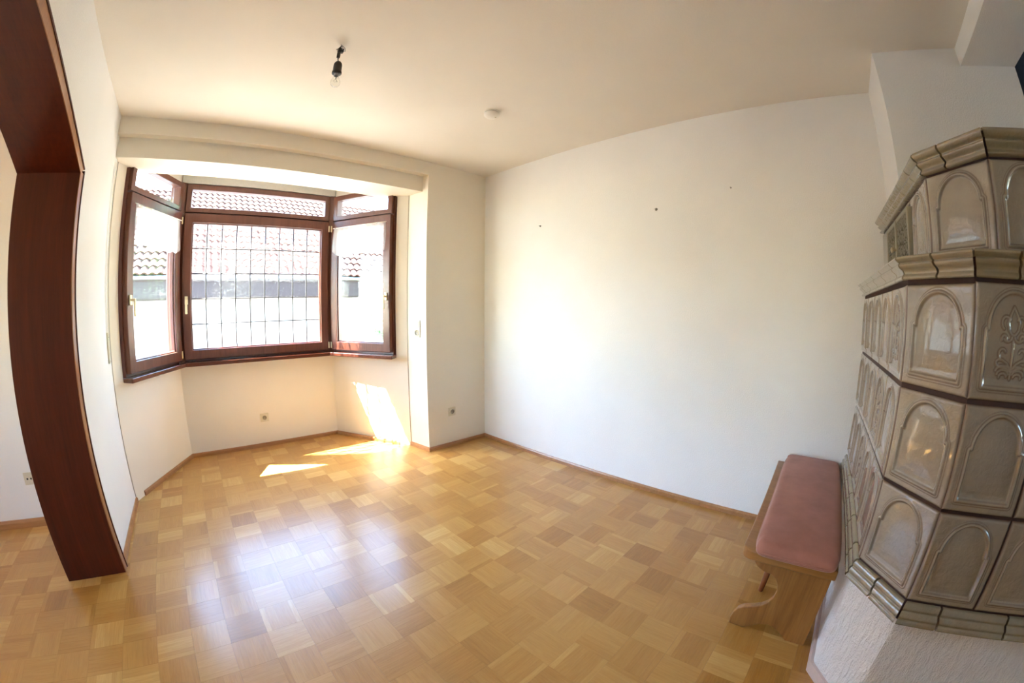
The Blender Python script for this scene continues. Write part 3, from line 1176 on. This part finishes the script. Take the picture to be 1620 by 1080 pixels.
def put_tile(me, pa, pb, u, z, name='stove_tile'):
    d = (Vector(pb) - Vector(pa)).normalized()
    nrm = Vector((-d.y, d.x)) * (-ins_sign)
    mat4 = Matrix(((d.x, nrm.x, 0, pa[0] + d.x * u), (d.y, nrm.y, 0, pa[1] + d.y * u), (0, 0, 1, z), (0, 0, 0, 1)))
    o = bpy.data.objects.new(name, me)
    COL.objects.link(o)
    attach(o, stove)
    o.matrix_basis = mat4
    return o
GAP = .005
ROWS = ((.533, .815), (.818, 1.104), (1.107, 1.393))
TH = ROWS[0][1] - ROWS[0][0] - GAP
def face_tiles(pa, pb, nt_, rows, deco, length=None, flip=False):
    L = (Vector(pb) - Vector(pa)).length if length is None else length
    tw = L / nt_
    tm = {}
    for r, (z0, z1) in enumerate(rows):
        for k in range(nt_):
            key = (r, k) in deco
            if key not in tm:
                tm[key] = tile_mesh('stove_tile', tw - GAP, z1 - z0 - GAP, key)
            put_tile(tm[key], pa, pb, tw * k + GAP / 2, z0 + GAP / 2)
face_tiles(W0, P0, 5, ROWS, {(2, 4), (1, 3), (0, 2)})
face_tiles(P0, P1, 1, ROWS, set())
face_tiles(P1, P2, 5, ROWS, {(2, 0), (1, 1), (2, 2)}, .226 * 5)
UROW = ((1.462, 1.735),)
face_tiles(Q0, Q1, 1, UROW, set())
face_tiles(Q1, Q2, 4, UROW, set(), .226 * 4)
# upper left face: plain tile, grille, arched tile
def xface(x0, x1, z0, z1, kind):
    L0 = abs(X0[0] - x0)
    me = tile_mesh('stove_tile', abs(x1 - x0) - GAP, z1 - z0 - GAP, False, plain=(kind == 'plain'))
    put_tile(me, X0, Q0, L0 + GAP / 2, z0 + GAP / 2)
xface(0, -.215, 1.462, 1.735, 'plain')
xface(-.730, -.990, 1.462, 1.735, 'arch')
# a cover strip above the grille
xface(-.215, -.730, 1.712, 1.735, 'plain')

# cast grille of the warm-air outlet
frG = Fr(X0, Q0, (-.6, -2.0))
gr = frame_ring('warm_air_grille', frG, .220, .726, 1.466, 1.708, .022, .022, .016, .016, -.01, .014, M['iron_l'], stove, .003)
fbox('grille_back', frG, .225, .721, 1.470, 1.705, -.012, -.004, M['hole'], gr)
fbox('grille_stile', frG, .460, .485, 1.470, 1.705, -.004, .018, M['iron_l'], gr, .003)
def scroll(cu, cv, r0, turns, a0, sgn):
    pts = []
    n = int(22 * turns)
    for i in range(n + 1):
        t = i / n
        a = a0 + sgn * t * turns * 2 * math.pi
        r = r0 * (1 - .8 * t)
        pts.append(frG.p(cu + r * math.cos(a), cv + r * math.sin(a), .006))
    return pts
for (ua, ub) in ((.243, .460), (.485, .704)):
    bm = bmesh.new()
    nu = 4
    for iu in range(nu):
        for iv in range(4):
            cu = ua + (ub - ua) * (iu + .5) / nu
            cv = 1.484 + (1.694 - 1.484) * (iv + .5) / 4
            tube_bm(bm, scroll(cu, cv, .029, 1.6, random.uniform(0, 6), 1 if (iu + iv) % 2 else -1), .0065, 6)
            tube_bm(bm, [frG.p(cu + .026 * math.cos(a), cv + .026 * math.sin(a), .002) for a in [k * math.pi / 6 for k in range(12)]], .004, 5, True)
    for iu in range(1, nu):
        uu = ua + (ub - ua) * iu / nu
        tube_bm(bm, [frG.p(uu, 1.480, .004), frG.p(uu, 1.698, .004)], .004, 6)
    bm_obj('scrollwork', bm, M['iron'], gr, True)
lathe('grille_knob', [(0, .0), (.006, .0), (.006, .012), (.012, .016), (.012, .024), (0, .028)], frG.p(.472, 1.58, .016), M['brass'], gr, frG.w, 12)

# moulding pieces
def moulding(line, prof, splits, name):
    """line: polyline; prof: (outward, z); splits[i]: cut lengths along segment i"""
    n = len(line)
    nr = []
    for i in range(n - 1):
        d = (Vector(line[i + 1]) - Vector(line[i])).normalized()
        nr.append(Vector((-d.y, d.x)) * (-ins_sign))
    for i in range(n - 1):
        pa, pb = Vector(line[i]), Vector(line[i + 1])
        d = (pb - pa).normalized()
        L = (pb - pa).length
        def mit(a, b):
            m_ = nr[a] + nr[b]
            return m_ / m_.dot(nr[i])
        m0 = mit(i - 1, i) if i > 0 else nr[i]
        m1 = mit(i, i + 1) if i < n - 2 else nr[i]
        cuts = [0] + [c_ for c_ in splits[i] if c_ < L - .02] + [L]
        for k in range(len(cuts) - 1):
            bm = bmesh.new()
            rings = []
            for (s, mm, g_) in ((cuts[k], m0 if k == 0 else nr[i], .0040), (cuts[k + 1], m1 if k == len(cuts) - 2 else nr[i], -.0040)):
                ring = []
                for q, (o_, z_) in enumerate(prof):
                    wob = .0 if (k == 0 and g_ > 0) or (k == len(cuts) - 2 and g_ < 0) else .003 * math.sin((z_ - prof[0][1]) * 90)
                    c_ = pa + d * (s + g_ + wob) + mm * o_
                    ring.append(bm.verts.new((c_.x, c_.y, z_)))
                rings.append(ring)
            np_ = len(prof)
            for q in range(np_):
                bm.faces.new((rings[0][q], rings[0][(q + 1) % np_], rings[1][(q + 1) % np_], rings[1][q]))
            bm.faces.new(rings[0][::-1]); bm.faces.new(rings[1])
            o = bm_obj(name, bm, M['glaze_m'], stove)
            for pgn in o.data.polygons:
                pgn.use_smooth = len(pgn.vertices) == 4
            o.data.set_sharp_from_angle(angle=math.radians(50))
def smooth_prof(pts, n=4):
    """Catmull-Rom through pts"""
    out = []
    P = [pts[0]] + pts + [pts[-1]]
    for i in range(1, len(P) - 2):
        for k in range(n):
            t = k / n
            o_ = []
            for c_ in (0, 1):
                a, b, c2, d_ = P[i - 1][c_], P[i][c_], P[i + 1][c_], P[i + 2][c_]
                o_.append(.5 * ((2 * b) + (-a + c2) * t + (2 * a - 5 * b + 4 * c2 - d_) * t * t + (-a + 3 * b - 3 * c2 + d_) * t ** 3))
            out.append(tuple(o_))
    out.append(pts[-1])
    return out
MID = [(-.015, 1.399)] + smooth_prof([(.006, 1.399), (.012, 1.403), (.010, 1.410), (.006, 1.416), (.010, 1.425), (.020, 1.432), (.024, 1.440), (.021, 1.445), (.028, 1.450), (.034, 1.457), (.030, 1.463)]) + [(-.015, 1.463)]
BOT = [(-.015, .462)] + smooth_prof([(.020, .462), (.024, .467), (.022, .475), (.017, .480), (.019, .489), (.014, .500), (.009, .505), (.011, .514), (.007, .523), (.002, .529)]) + [(-.015, .529)]
TOP = [(-.015, 1.738)] + smooth_prof([(.006, 1.738), (.014, 1.742), (.011, 1.749), (.008, 1.756), (.018, 1.764), (.024, 1.772), (.021, 1.779), (.032, 1.786), (.040, 1.797), (.036, 1.806)]) + [(-.015, 1.806)]
def steps(first, st, L):
    out, s = [], first
    while s < L:
        out.append(s); s += st
    return out
moulding(low, BOT, [steps(.11, .221, 1.1), [.115], steps(.122, .232, 1.3)], 'base_moulding')
moulding(low, MID, [steps(.11, .221, 1.1), [.120], steps(.122, .232, 1.3)], 'shelf_moulding')
moulding(upp, TOP, [steps(.15, .18, 1.06), [.095], steps(.125, .232, 1.1)], 'cornice_moulding')
core('top_cover', upp, -ins_sign * .030, 1.798, 1.806, M['glaze_m'])

# ------------------------------------------------------------------ bench with cushion
SEAT0, SEAT1 = .385, .428
bench = thing('wooden_bench', (-.5, -2.8, 0), 'light oak bench with scroll-cut side board beside the tiled stove', 'bench')
def rounded_rect(x0, y0, x1, y1, r, n=6, corners=(1, 1, 1, 1)):
    out = []
    for (cx, cy, a0, use) in ((x1 - r, y1 - r, 0, corners[0]), (x0 + r, y1 - r, 90, corners[1]), (x0 + r, y0 + r, 180, corners[2]), (x1 - r, y0 + r, 270, corners[3])):
        if use:
            for k in range(n + 1):
                a = math.radians(a0 + 90 * k / n)
                out.append((cx + r * math.cos(a), cy + r * math.sin(a)))
        else:
            out.append((cx + (r if a0 in (0, 270) else -r), cy + (r if a0 in (0, 90) else -r)))
    return out
prism('seat', rounded_rect(-1.045, -2.975, -.012, -2.604, .04, 6, (0, 1, 0, 0)), SEAT0, SEAT1, M['bench'], bench, .006, 3)
board_prof = [(-2.648, SEAT0), (-2.652, .350), (-2.675, .322), (-2.705, .308), (-2.738, .303), (-2.760, .288), (-2.775, .262), (-2.781, .230),
              (-2.776, .195), (-2.762, .165), (-2.738, .140), (-2.708, .124), (-2.672, .108), (-2.650, .090), (-2.636, .060), (-2.630, .028), (-2.633, .0),
              (-2.700, .0), (-2.712, .012), (-2.760, .045), (-2.796, .057), (-2.822, .050), (-2.862, .024), (-2.886, .0), (-2.970, .0), (-2.968, .19), (-2.972, SEAT0)]
def side_board(x0, x1):
    bm = bmesh.new()
    a = [bm.verts.new((x0, y, z)) for y, z in board_prof]
    b = [bm.verts.new((x1, y, z)) for y, z in board_prof]
    fa = bm.faces.new(a); fb = bm.faces.new(b[::-1])
    for i in range(len(a)):
        j = (i + 1) % len(a)
        bm.faces.new((a[i], a[j], b[j], b[i]))
    bmesh.ops.recalc_face_normals(bm, faces=bm.faces)
    ed = [e for e in bm.edges if abs(e.verts[0].co.x - e.verts[1].co.x) < 1e-6]
    bmesh.ops.bevel(bm, geom=ed, offset=.003, segments=2, affect='EDGES', profile=.5)
    bmesh.ops.triangulate(bm, faces=[f for f in bm.faces if len(f.verts) > 4])
    return bm_obj('side_board', bm, M['bench_board'], bench)
side_board(-.980, -.950)
side_board(-.130, -.100)
fbox('stretcher', Fr((-.95, -2.86), (-.13, -2.86), (-.5, -2.0)), 0, .82, .10, .17, -.012, .012, M['bench_board'], bench, .004)
lathe('peg_leg', [(0, 0), (.010, 0), (.012, .004), (.013, .03), (.016, .12), (.021, .26), (.024, .34), (.020, .36), (.020, .385), (0, .385)], (-.694, -2.711, 0), M['peg'], bench, Vector((.05, -.05, 1)), 16)

# cushion: rounded pad
def cushion(x0, x1, y0, y1, z0, z1):
    root = thing('seat_cushion', ((x0 + x1) / 2, (y0 + y1) / 2, z0), 'long dusty-pink velvet cushion lying on the oak bench', 'cushion')
    nx_, ny_ = 48, 22
    V, F = [], []
    def sh(t):
        return (1 - abs(2 * t - 1) ** 7) ** (1 / 2.2)
    for side in (1, 0):
        for i in range(nx_ + 1):
            for j in range(ny_ + 1):
                tu = .5 - .5 * math.cos(math.pi * i / nx_); tv = .5 - .5 * math.cos(math.pi * j / ny_)
                cu, cv = 2 * tu - 1, 2 * tv - 1
                # round the plan corners
                k = (abs(cu) ** 12 + abs(cv) ** 12) ** (1 / 12) if (cu or cv) else 0
                mx_ = max(abs(cu), abs(cv))
                f = mx_ / k if k > 1e-9 else 1
                x = (x0 + x1) / 2 + (x1 - x0) / 2 * cu * f
                y = (y0 + y1) / 2 + (y1 - y0) / 2 * cv * f
                e = min(1, (1 - mx_) * 6.0 * (1 if abs(cv) > abs(cu) else (x1 - x0) / (y1 - y0) ))
                dome = (1 - (1 - e) ** 2.2) ** .5
                crown = .012 * (1 - cv * cv) * (1 - cu ** 6)
                zm = z0 + (z1 - z0) * .45
                z = zm + (z1 - zm) * dome + crown * dome if side else zm - (zm - z0) * dome
                V.append((x, y, z))
    n0 = (nx_ + 1) * (ny_ + 1)
    for s_ in (0, 1):
        for i in range(nx_):
            for j in range(ny_):
                a = s_ * n0 + i * (ny_ + 1) + j
                F.append((a, a + 1, a + ny_ + 2, a + ny_ + 1))
    me = bpy.data.meshes.new('pad')
    me.from_pydata(V, [], F)
    bm = bmesh.new(); bm.from_mesh(me)
    bmesh.ops.remove_doubles(bm, verts=bm.verts, dist=.0008)
    bmesh.ops.recalc_face_normals(bm, faces=bm.faces)
    bm.to_mesh(me); bm.free()
    me.polygons.foreach_set('use_smooth', [True] * len(me.polygons))
    me.materials.append(M['velvet'])
    link('pad', me, root)
    # piping round the lower seam
    pts = []
    for k in range(80):
        a = 2 * math.pi * k / 80
        c_, s_ = math.cos(a), math.sin(a)
        r = 1 / (abs(c_) ** 10 + abs(s_) ** 10) ** .1
        pts.append(((x0 + x1) / 2 + (x1 - x0) / 2 * c_ * r * 1.0, (y0 + y1) / 2 + (y1 - y0) / 2 * s_ * r, z0 + (z1 - z0) * .40))
    tube('piping', pts, .0035, M['velvet'], root, 6, True)
    return root
cushion(-1.085, -.012, -2.972, -2.645, SEAT1, .486)

# ------------------------------------------------------------------ pendant bulb
lamp = thing('pendant_bulb', (-1.902, -1.09, H), 'bare clear bulb in black socket hanging from the ceiling wires', 'lamp')
tube('wire', [(-1.902, -1.09, H), (-1.909, -1.085, 2.545), (-1.900, -1.088, 2.530), (-1.908, -1.090, 2.51)], .003, M['black'], lamp)
bm = bmesh.new()
for k in range(3):
    a = k * 2.1
    tube_bm(bm, [(-1.902, -1.09, H), (-1.902 + .018 * math.cos(a), -1.09 + .018 * math.sin(a), 2.552), (-1.902 + .026 * math.cos(a + .4), -1.09 + .022 * math.sin(a + .4), 2.540), (-1.902 + .006, -1.09, 2.530)], .0022, 6)
bm_obj('wire_ends', bm, M['metal'], lamp, True)
box('terminal_block', (-1.918, -1.100, 2.520), (-1.890, -1.080, 2.542), M['black'], lamp, .003)
lathe('cable_clamp', [(0, 0), (.008, 0), (.009, .004), (.009, .026), (.006, .032), (0, .032)], (-1.910, -1.088, 2.487), M['black'], lamp, (0, 0, 1), 12)
tube('cord', [(-1.910, -1.088, 2.49), (-1.909, -1.088, 2.475), (-1.906, -1.089, 2.460)], .0028, M['black'], lamp)
LX, LY = -1.905, -1.089
lathe('socket', [(0, 2.466), (.006, 2.466), (.012, 2.462), (.019, 2.452), (.021, 2.442), (.021, 2.409), (.0235, 2.404), (.0235, 2.394), (.018, 2.392), (0, 2.392)], (LX, LY, 0), M['black'], lamp, (0, 0, 1), 24)
lathe('bulb_cap', [(.012, 2.394), (.0125, 2.389), (.0115, 2.382), (.010, 2.379)], (LX, LY, 0), M['metal'], lamp, (0, 0, 1), 20)
bl = lathe('glass_bulb', [(.010, 2.381), (.0125, 2.376), (.018, 2.365), (.0225, 2.353), (.0240, 2.344), (.0225, 2.334), (.016, 2.326), (.008, 2.3225), (0, 2.322)], (LX, LY, 0), M['bulb'], lamp, (0, 0, 1), 28)
bm = bmesh.new()
tube_bm(bm, [(LX, LY, 2.381), (LX, LY, 2.364)], .0035, 8)
tube_bm(bm, [(LX, LY, 2.364), (LX - .010, LY, 2.351), (LX - .005, LY + .004, 2.348), (LX, LY, 2.350), (LX + .005, LY - .004, 2.348), (LX + .010, LY, 2.351), (LX, LY, 2.364)], .0008, 5)
bm_obj('filament_stem', bm, M['metal'], bl, True)

# ------------------------------------------------------------------ smoke detector
sm = thing('smoke_detector', (-.846, -1.006, H), 'round white smoke detector on the ceiling near room corner', 'smoke detector')
lathe('base_plate', [(0, H), (.050, H), (.050, H - .008), (0, H - .008)], (-.846, -1.006, 0), M['white_plastic'], sm, (0, 0, 1), 32)
lathe('cover', [(.047, H - .010), (.049, H - .014), (.047, H - .024), (.040, H - .032), (.028, H - .036), (0, H - .037)], (-.846, -1.006, 0), M['white_plastic'], sm, (0, 0, 1), 32)
lathe('vent_ring', [(.046, H - .007), (.046, H - .011)], (-.846, -1.006, 0), M['hole'], sm, (0, 0, 1), 32)
lathe('test_button', [(0, H - .039), (.006, H - .039), (.007, H - .034)], (-.826, -1.020, 0), M['plastic'], sm, (0, 0, 1), 16)

# ------------------------------------------------------------------ sockets and switches
def plate_fr(p, wdir):
    w = Vector((wdir[0], wdir[1], 0)).normalized()
    u = Vector((-w.y, w.x, 0))
    fr = Fr((0, 0), (1, 0), (0, -1))
    fr.o = Vector((p[0], p[1], 0)); fr.u = u; fr.w = w
    return fr
def schuko(root, fr, cz):
    lathe('socket_dish', [(.021, .0125), (.0205, .0105), (.019, .0087), (.0, .0087)], fr.p(0, cz, 0), M['plastic_d'], root, fr.w, 24)
    for s in (-1, 1):
        lathe('pin_hole', [(0, .0094), (.003, .0094), (.003, .0085)], fr.p(s * .0095, cz, 0), M['hole'], root, fr.w, 10)
def frame_plate(root, fr, cz, h=.081, w=.081):
    fbox('cover_plate', fr, -w / 2, w / 2, cz - h / 2, cz + h / 2, .0, .008, M['plastic'], root, .003)
def rim(root, fr, cz):
    lathe('socket_rim', [(.0275, .007), (.0275, .0115), (.026, .013), (.021, .013), (.0205, .010)], fr.p(0, cz, 0), M['plastic'], root, fr.w, 24)
nB = frM.w
def wall_socket(pt, w, z, label):
    root = thing('wall_socket', (pt[0], pt[1], z), label, 'socket')
    fr = plate_fr(pt, w)
    frame_plate(root, fr, z); rim(root, fr, z); schuko(root, fr, z)
pm = frM.p((Vector((-1.878, 1.03, 0)) - frM.o).dot(frM.u), 0)
wall_socket((pm.x, pm.y), frM.w, .284, 'cream wall socket low on the middle bay wall')
wall_socket((-.394, farY(-.394)), (AF * -1, -1), .333, 'cream wall socket low on the corner pier wall')
# switch over socket on pier side
frP = Fr(PIER, E_, inside)
root = thing('switch_socket', frP.p(.115, 1.10), 'cream rocker switch above a socket on the pier beside the bay', 'switch')
frS = plate_fr(frP.p(.115, 0)[:2], frP.w)
fbox('cover_plate', frS, -.0405, .0405, 1.023, 1.175, 0, .008, M['plastic'], root, .003)
fbox('rocker', frS, -.028, .028, 1.108, 1.164, .006, .0125, M['plastic'], root, .004)
rim(root, frS, 1.064); schuko(root, frS, 1.064)
# aerial socket in the next room
root = thing('aerial_socket', (-3.745, .11, .325), 'cream aerial socket on the next room wall left of the arch', 'socket')
frA = plate_fr((-3.745, .11), (0, -1))
frame_plate(root, frA, .325)
for s in (-1, 1):
    lathe('jack', [(0, .0105), (.0045, .0105), (.0065, .0095), (.007, .007)], frA.p(s * .014, .325, 0), M['hole'], root, frA.w, 14)
# shutter belt winder on the left wall beside the bay
root = thing('belt_winder', (leftX(.19), .19, 1.09), 'cream shutter belt winder on the left wall beside the bay', 'belt winder')
frW = plate_fr((leftX(.195), .195), (1, 0))
fbox('cover_plate', frW, -.022, .022, .985, 1.180, 0, .010, M['plastic'], root, .003)
fbox('belt_slot', frW, -.010, .010, 1.150, 1.156, .0095, .0108, M['hole'], root)
fbox('belt', frW, -.009, .009, 1.153, 2.30, .010, .0115, M['plastic'], root)
for zz in (1.000, 1.167):
    lathe('screw', [(0, .0125), (.004, .012), (.0045, .0095)], frW.p(0, zz, 0), M['metal'], root, frW.w, 12)

# ------------------------------------------------------------------ nails and plugs left in the right wall
def nail(y, z, label, r=.006):
    root = thing('wall_nail', (0, y, z), label, 'nail')
    lathe('plug', [(0, .0015), (r, .0012), (r, -.004)], (0, y, z), M['scuff'], root, (-1, 0, 0), 12)
    lathe('screw_head', [(0, .016), (r * .55, .016), (r * .6, .013), (r * .3, .011), (r * .3, -.002)], (0, y, z), M['metal'], root, (-1, 0, 0), 12)
nail(-.696, 1.968, 'small screw in white right wall nearest the room corner', .008)
nail(-1.722, 1.963, 'larger screw in the middle of the white right wall', .010)
nail(-2.236, 2.049, 'tiny screw in the white right wall nearest the stove', .005)

# ------------------------------------------------------------------ outside: neighbour's house, yard, shrub
EY, EZ, SL = 8.0, 2.22, math.radians(38)
house = thing('neighbour_house', (-1, 9, -.6), 'neighbouring house with red clay roof outside the bay window', 'house')
box('wall', (-12, EY + .45, -.6), (10, EY + .7, 1.9), M['render'], house)
box('fascia', (-12, EY - .04, 1.63), (2.05, EY + .0, EZ - .02), M['fascia'], house, .004)
box('soffit', (-12, EY, 1.60), (2.05, EY + .5, 1.66), M['fascia'], house)
gutter = tube('gutter', [(-12, EY - .09, EZ - .09), (10, EY - .09, EZ - .09)], .055, M['metal'], house, 10)
bm = bmesh.new()
cy_, cz_ = math.cos(SL), math.sin(SL)
q = [bm.verts.new(v) for v in ((-12, EY - .1, EZ - .06), (10, EY - .1, EZ - .06), (10, EY + 5.5 * cy_, EZ - .02 + 5.5 * cz_), (-12, EY + 5.5 * cy_, EZ - .02 + 5.5 * cz_))]
q2 = [bm.verts.new(v.co + Vector((0, .05, -.12))) for v in q]
bm.faces.new(q); bm.faces.new(q2[::-1])
for i in range(4):
    bm.faces.new((q[i], q[(i + 1) % 4], q2[(i + 1) % 4], q2[i]))
bm_obj('roof_deck', bm, M['fascia'], house)
TW, GA_ = .205, .33
def roof_tile_geo(ox, row, V, F):
    """pantile: S-shaped section, thick lower edge"""
    n = 7
    b = len(V)
    L = GA_ * 1.18
    for s_, lift in ((0.0, .040), (L, .004)):
        for th_ in (0, -.034):
            for k in range(n + 1):
                t = k / n
                hgt = .034 * math.sin(t * math.pi * 1.0) ** 1.3 if t < 1 else 0
                hgt = .050 * (.5 - .5 * math.cos(2 * math.pi * t))
                d = row * GA_ + s_
                zz = hgt + lift + th_
                V.append((ox + TW * 1.04 * t, EY - .10 + d * cy_ - zz * cz_, EZ - .04 + d * cz_ + zz * cy_))
    m_ = n + 1
    for k in range(n):
        F.append((b + k, b + k + 1, b + 2 * m_ + k + 1, b + 2 * m_ + k))
        F.append((b + k, b + m_ + k, b + m_ + k + 1, b + k + 1))
    F.append((b, b + 2 * m_, b + 3 * m_, b + m_))
    F.append((b + n, b + m_ + n, b + 3 * m_ + n, b + 2 * m_ + n))
V, F = [], []
roof_tile_geo(0, 0, V, F)
tme = bpy.data.meshes.new('roof_tile')
tme.from_pydata(V, [], F)
tme.materials.append(M['roof'])
tme.polygons.foreach_set('use_smooth', [len(f) == 4 for f in F])
tme.set_sharp_from_angle(angle=math.radians(45))
V, F = [], []
cand = []
for row in range(16):
    for k in range(-56, 50):
        x = k * TW
        y, z = EY + row * GA_ * cy_, EZ + row * GA_ * cz_
        px, py = project((x, y, z))
        seen = (205 < px < 625 and 300 < py < 450)
        cand.append(((0 if seen else 50) + row + abs(x + 1) * .01, x, row))
cand.sort()
for n_, (_, x, row) in enumerate(cand):
    if n_ < 300:
        o = bpy.data.objects.new('roof_tile', tme)
        COL.objects.link(o)
        attach(o, house)
        d = row * GA_
        o.location = (x, d * cy_, d * cz_)
    else:
        roof_tile_geo(x, row, V, F)
o = mesh_obj('roof_tiles', V, F, M['roof'], house)
o['kind'] = 'stuff'
yard = box('yard_ground', (-25, -25, -.75), (20, 30, -.6), M['gravel'])
struct(yard, 'grey gravel ground around and between the houses', 'ground')

# leafy shrub by the neighbour's corner; unseen tree added right to block sky
def leafy(root, stem, crowns, n, smin, smax, seed, stem_r):
    rs = random.Random(seed)
    tube('trunk', stem, stem_r, M['bark'], root)
    V, F = [], []
    for k in range(n):
        cx, cy, cz, rx, ry, rz = crowns[k % len(crowns)]
        a, b_, r = rs.uniform(0, 6.283), math.acos(rs.uniform(-1, 1)), rs.random() ** .33
        c_ = Vector((cx + rx * r * math.sin(b_) * math.cos(a), cy + ry * r * math.sin(b_) * math.sin(a), cz + rz * r * math.cos(b_)))
        u = Vector((rs.uniform(-1, 1), rs.uniform(-1, 1), rs.uniform(-1, 1))).normalized()
        w = u.orthogonal().normalized()
        s = rs.uniform(smin, smax)
        b = len(V)
        V += [c_ - u * s, c_ + w * s * .45, c_ + u * s, c_ - w * s * .45]
        F.append((b, b + 1, b + 2, b + 3))
    o = mesh_obj('foliage', V, F, M['leaf'], root)
    o['kind'] = 'stuff'
shrub = thing('garden_shrub', (2.9, 7.4, -.6), 'green leafy shrub beside the neighbouring house outside', 'shrub')
leafy(shrub, [(2.9, 7.4, -.6), (2.95, 7.42, .5), (2.9, 7.45, 1.5)], [(2.9, 7.45, 1.05, .75, .55, .75)], 2600, .03, .055, 3, [.05, .04, .015])
tree = thing('sky_block_tree', (5.6, 4.2, -.6), 'unseen leafy tree added right of the bay to block sky light', 'tree')
leafy(tree, [(5.6, 4.2, -.6), (5.65, 4.2, 1.5), (5.5, 4.3, 4.0)], [(5.6, 4.2, 4.0, 2.3, 2.3, 2.6), (5.0, 3.4, 2.6, 1.6, 1.6, 1.6), (6.4, 5.2, 3.0, 1.8, 1.8, 2.0)], 12000, .07, .13, 5, [.16, .13, .05])
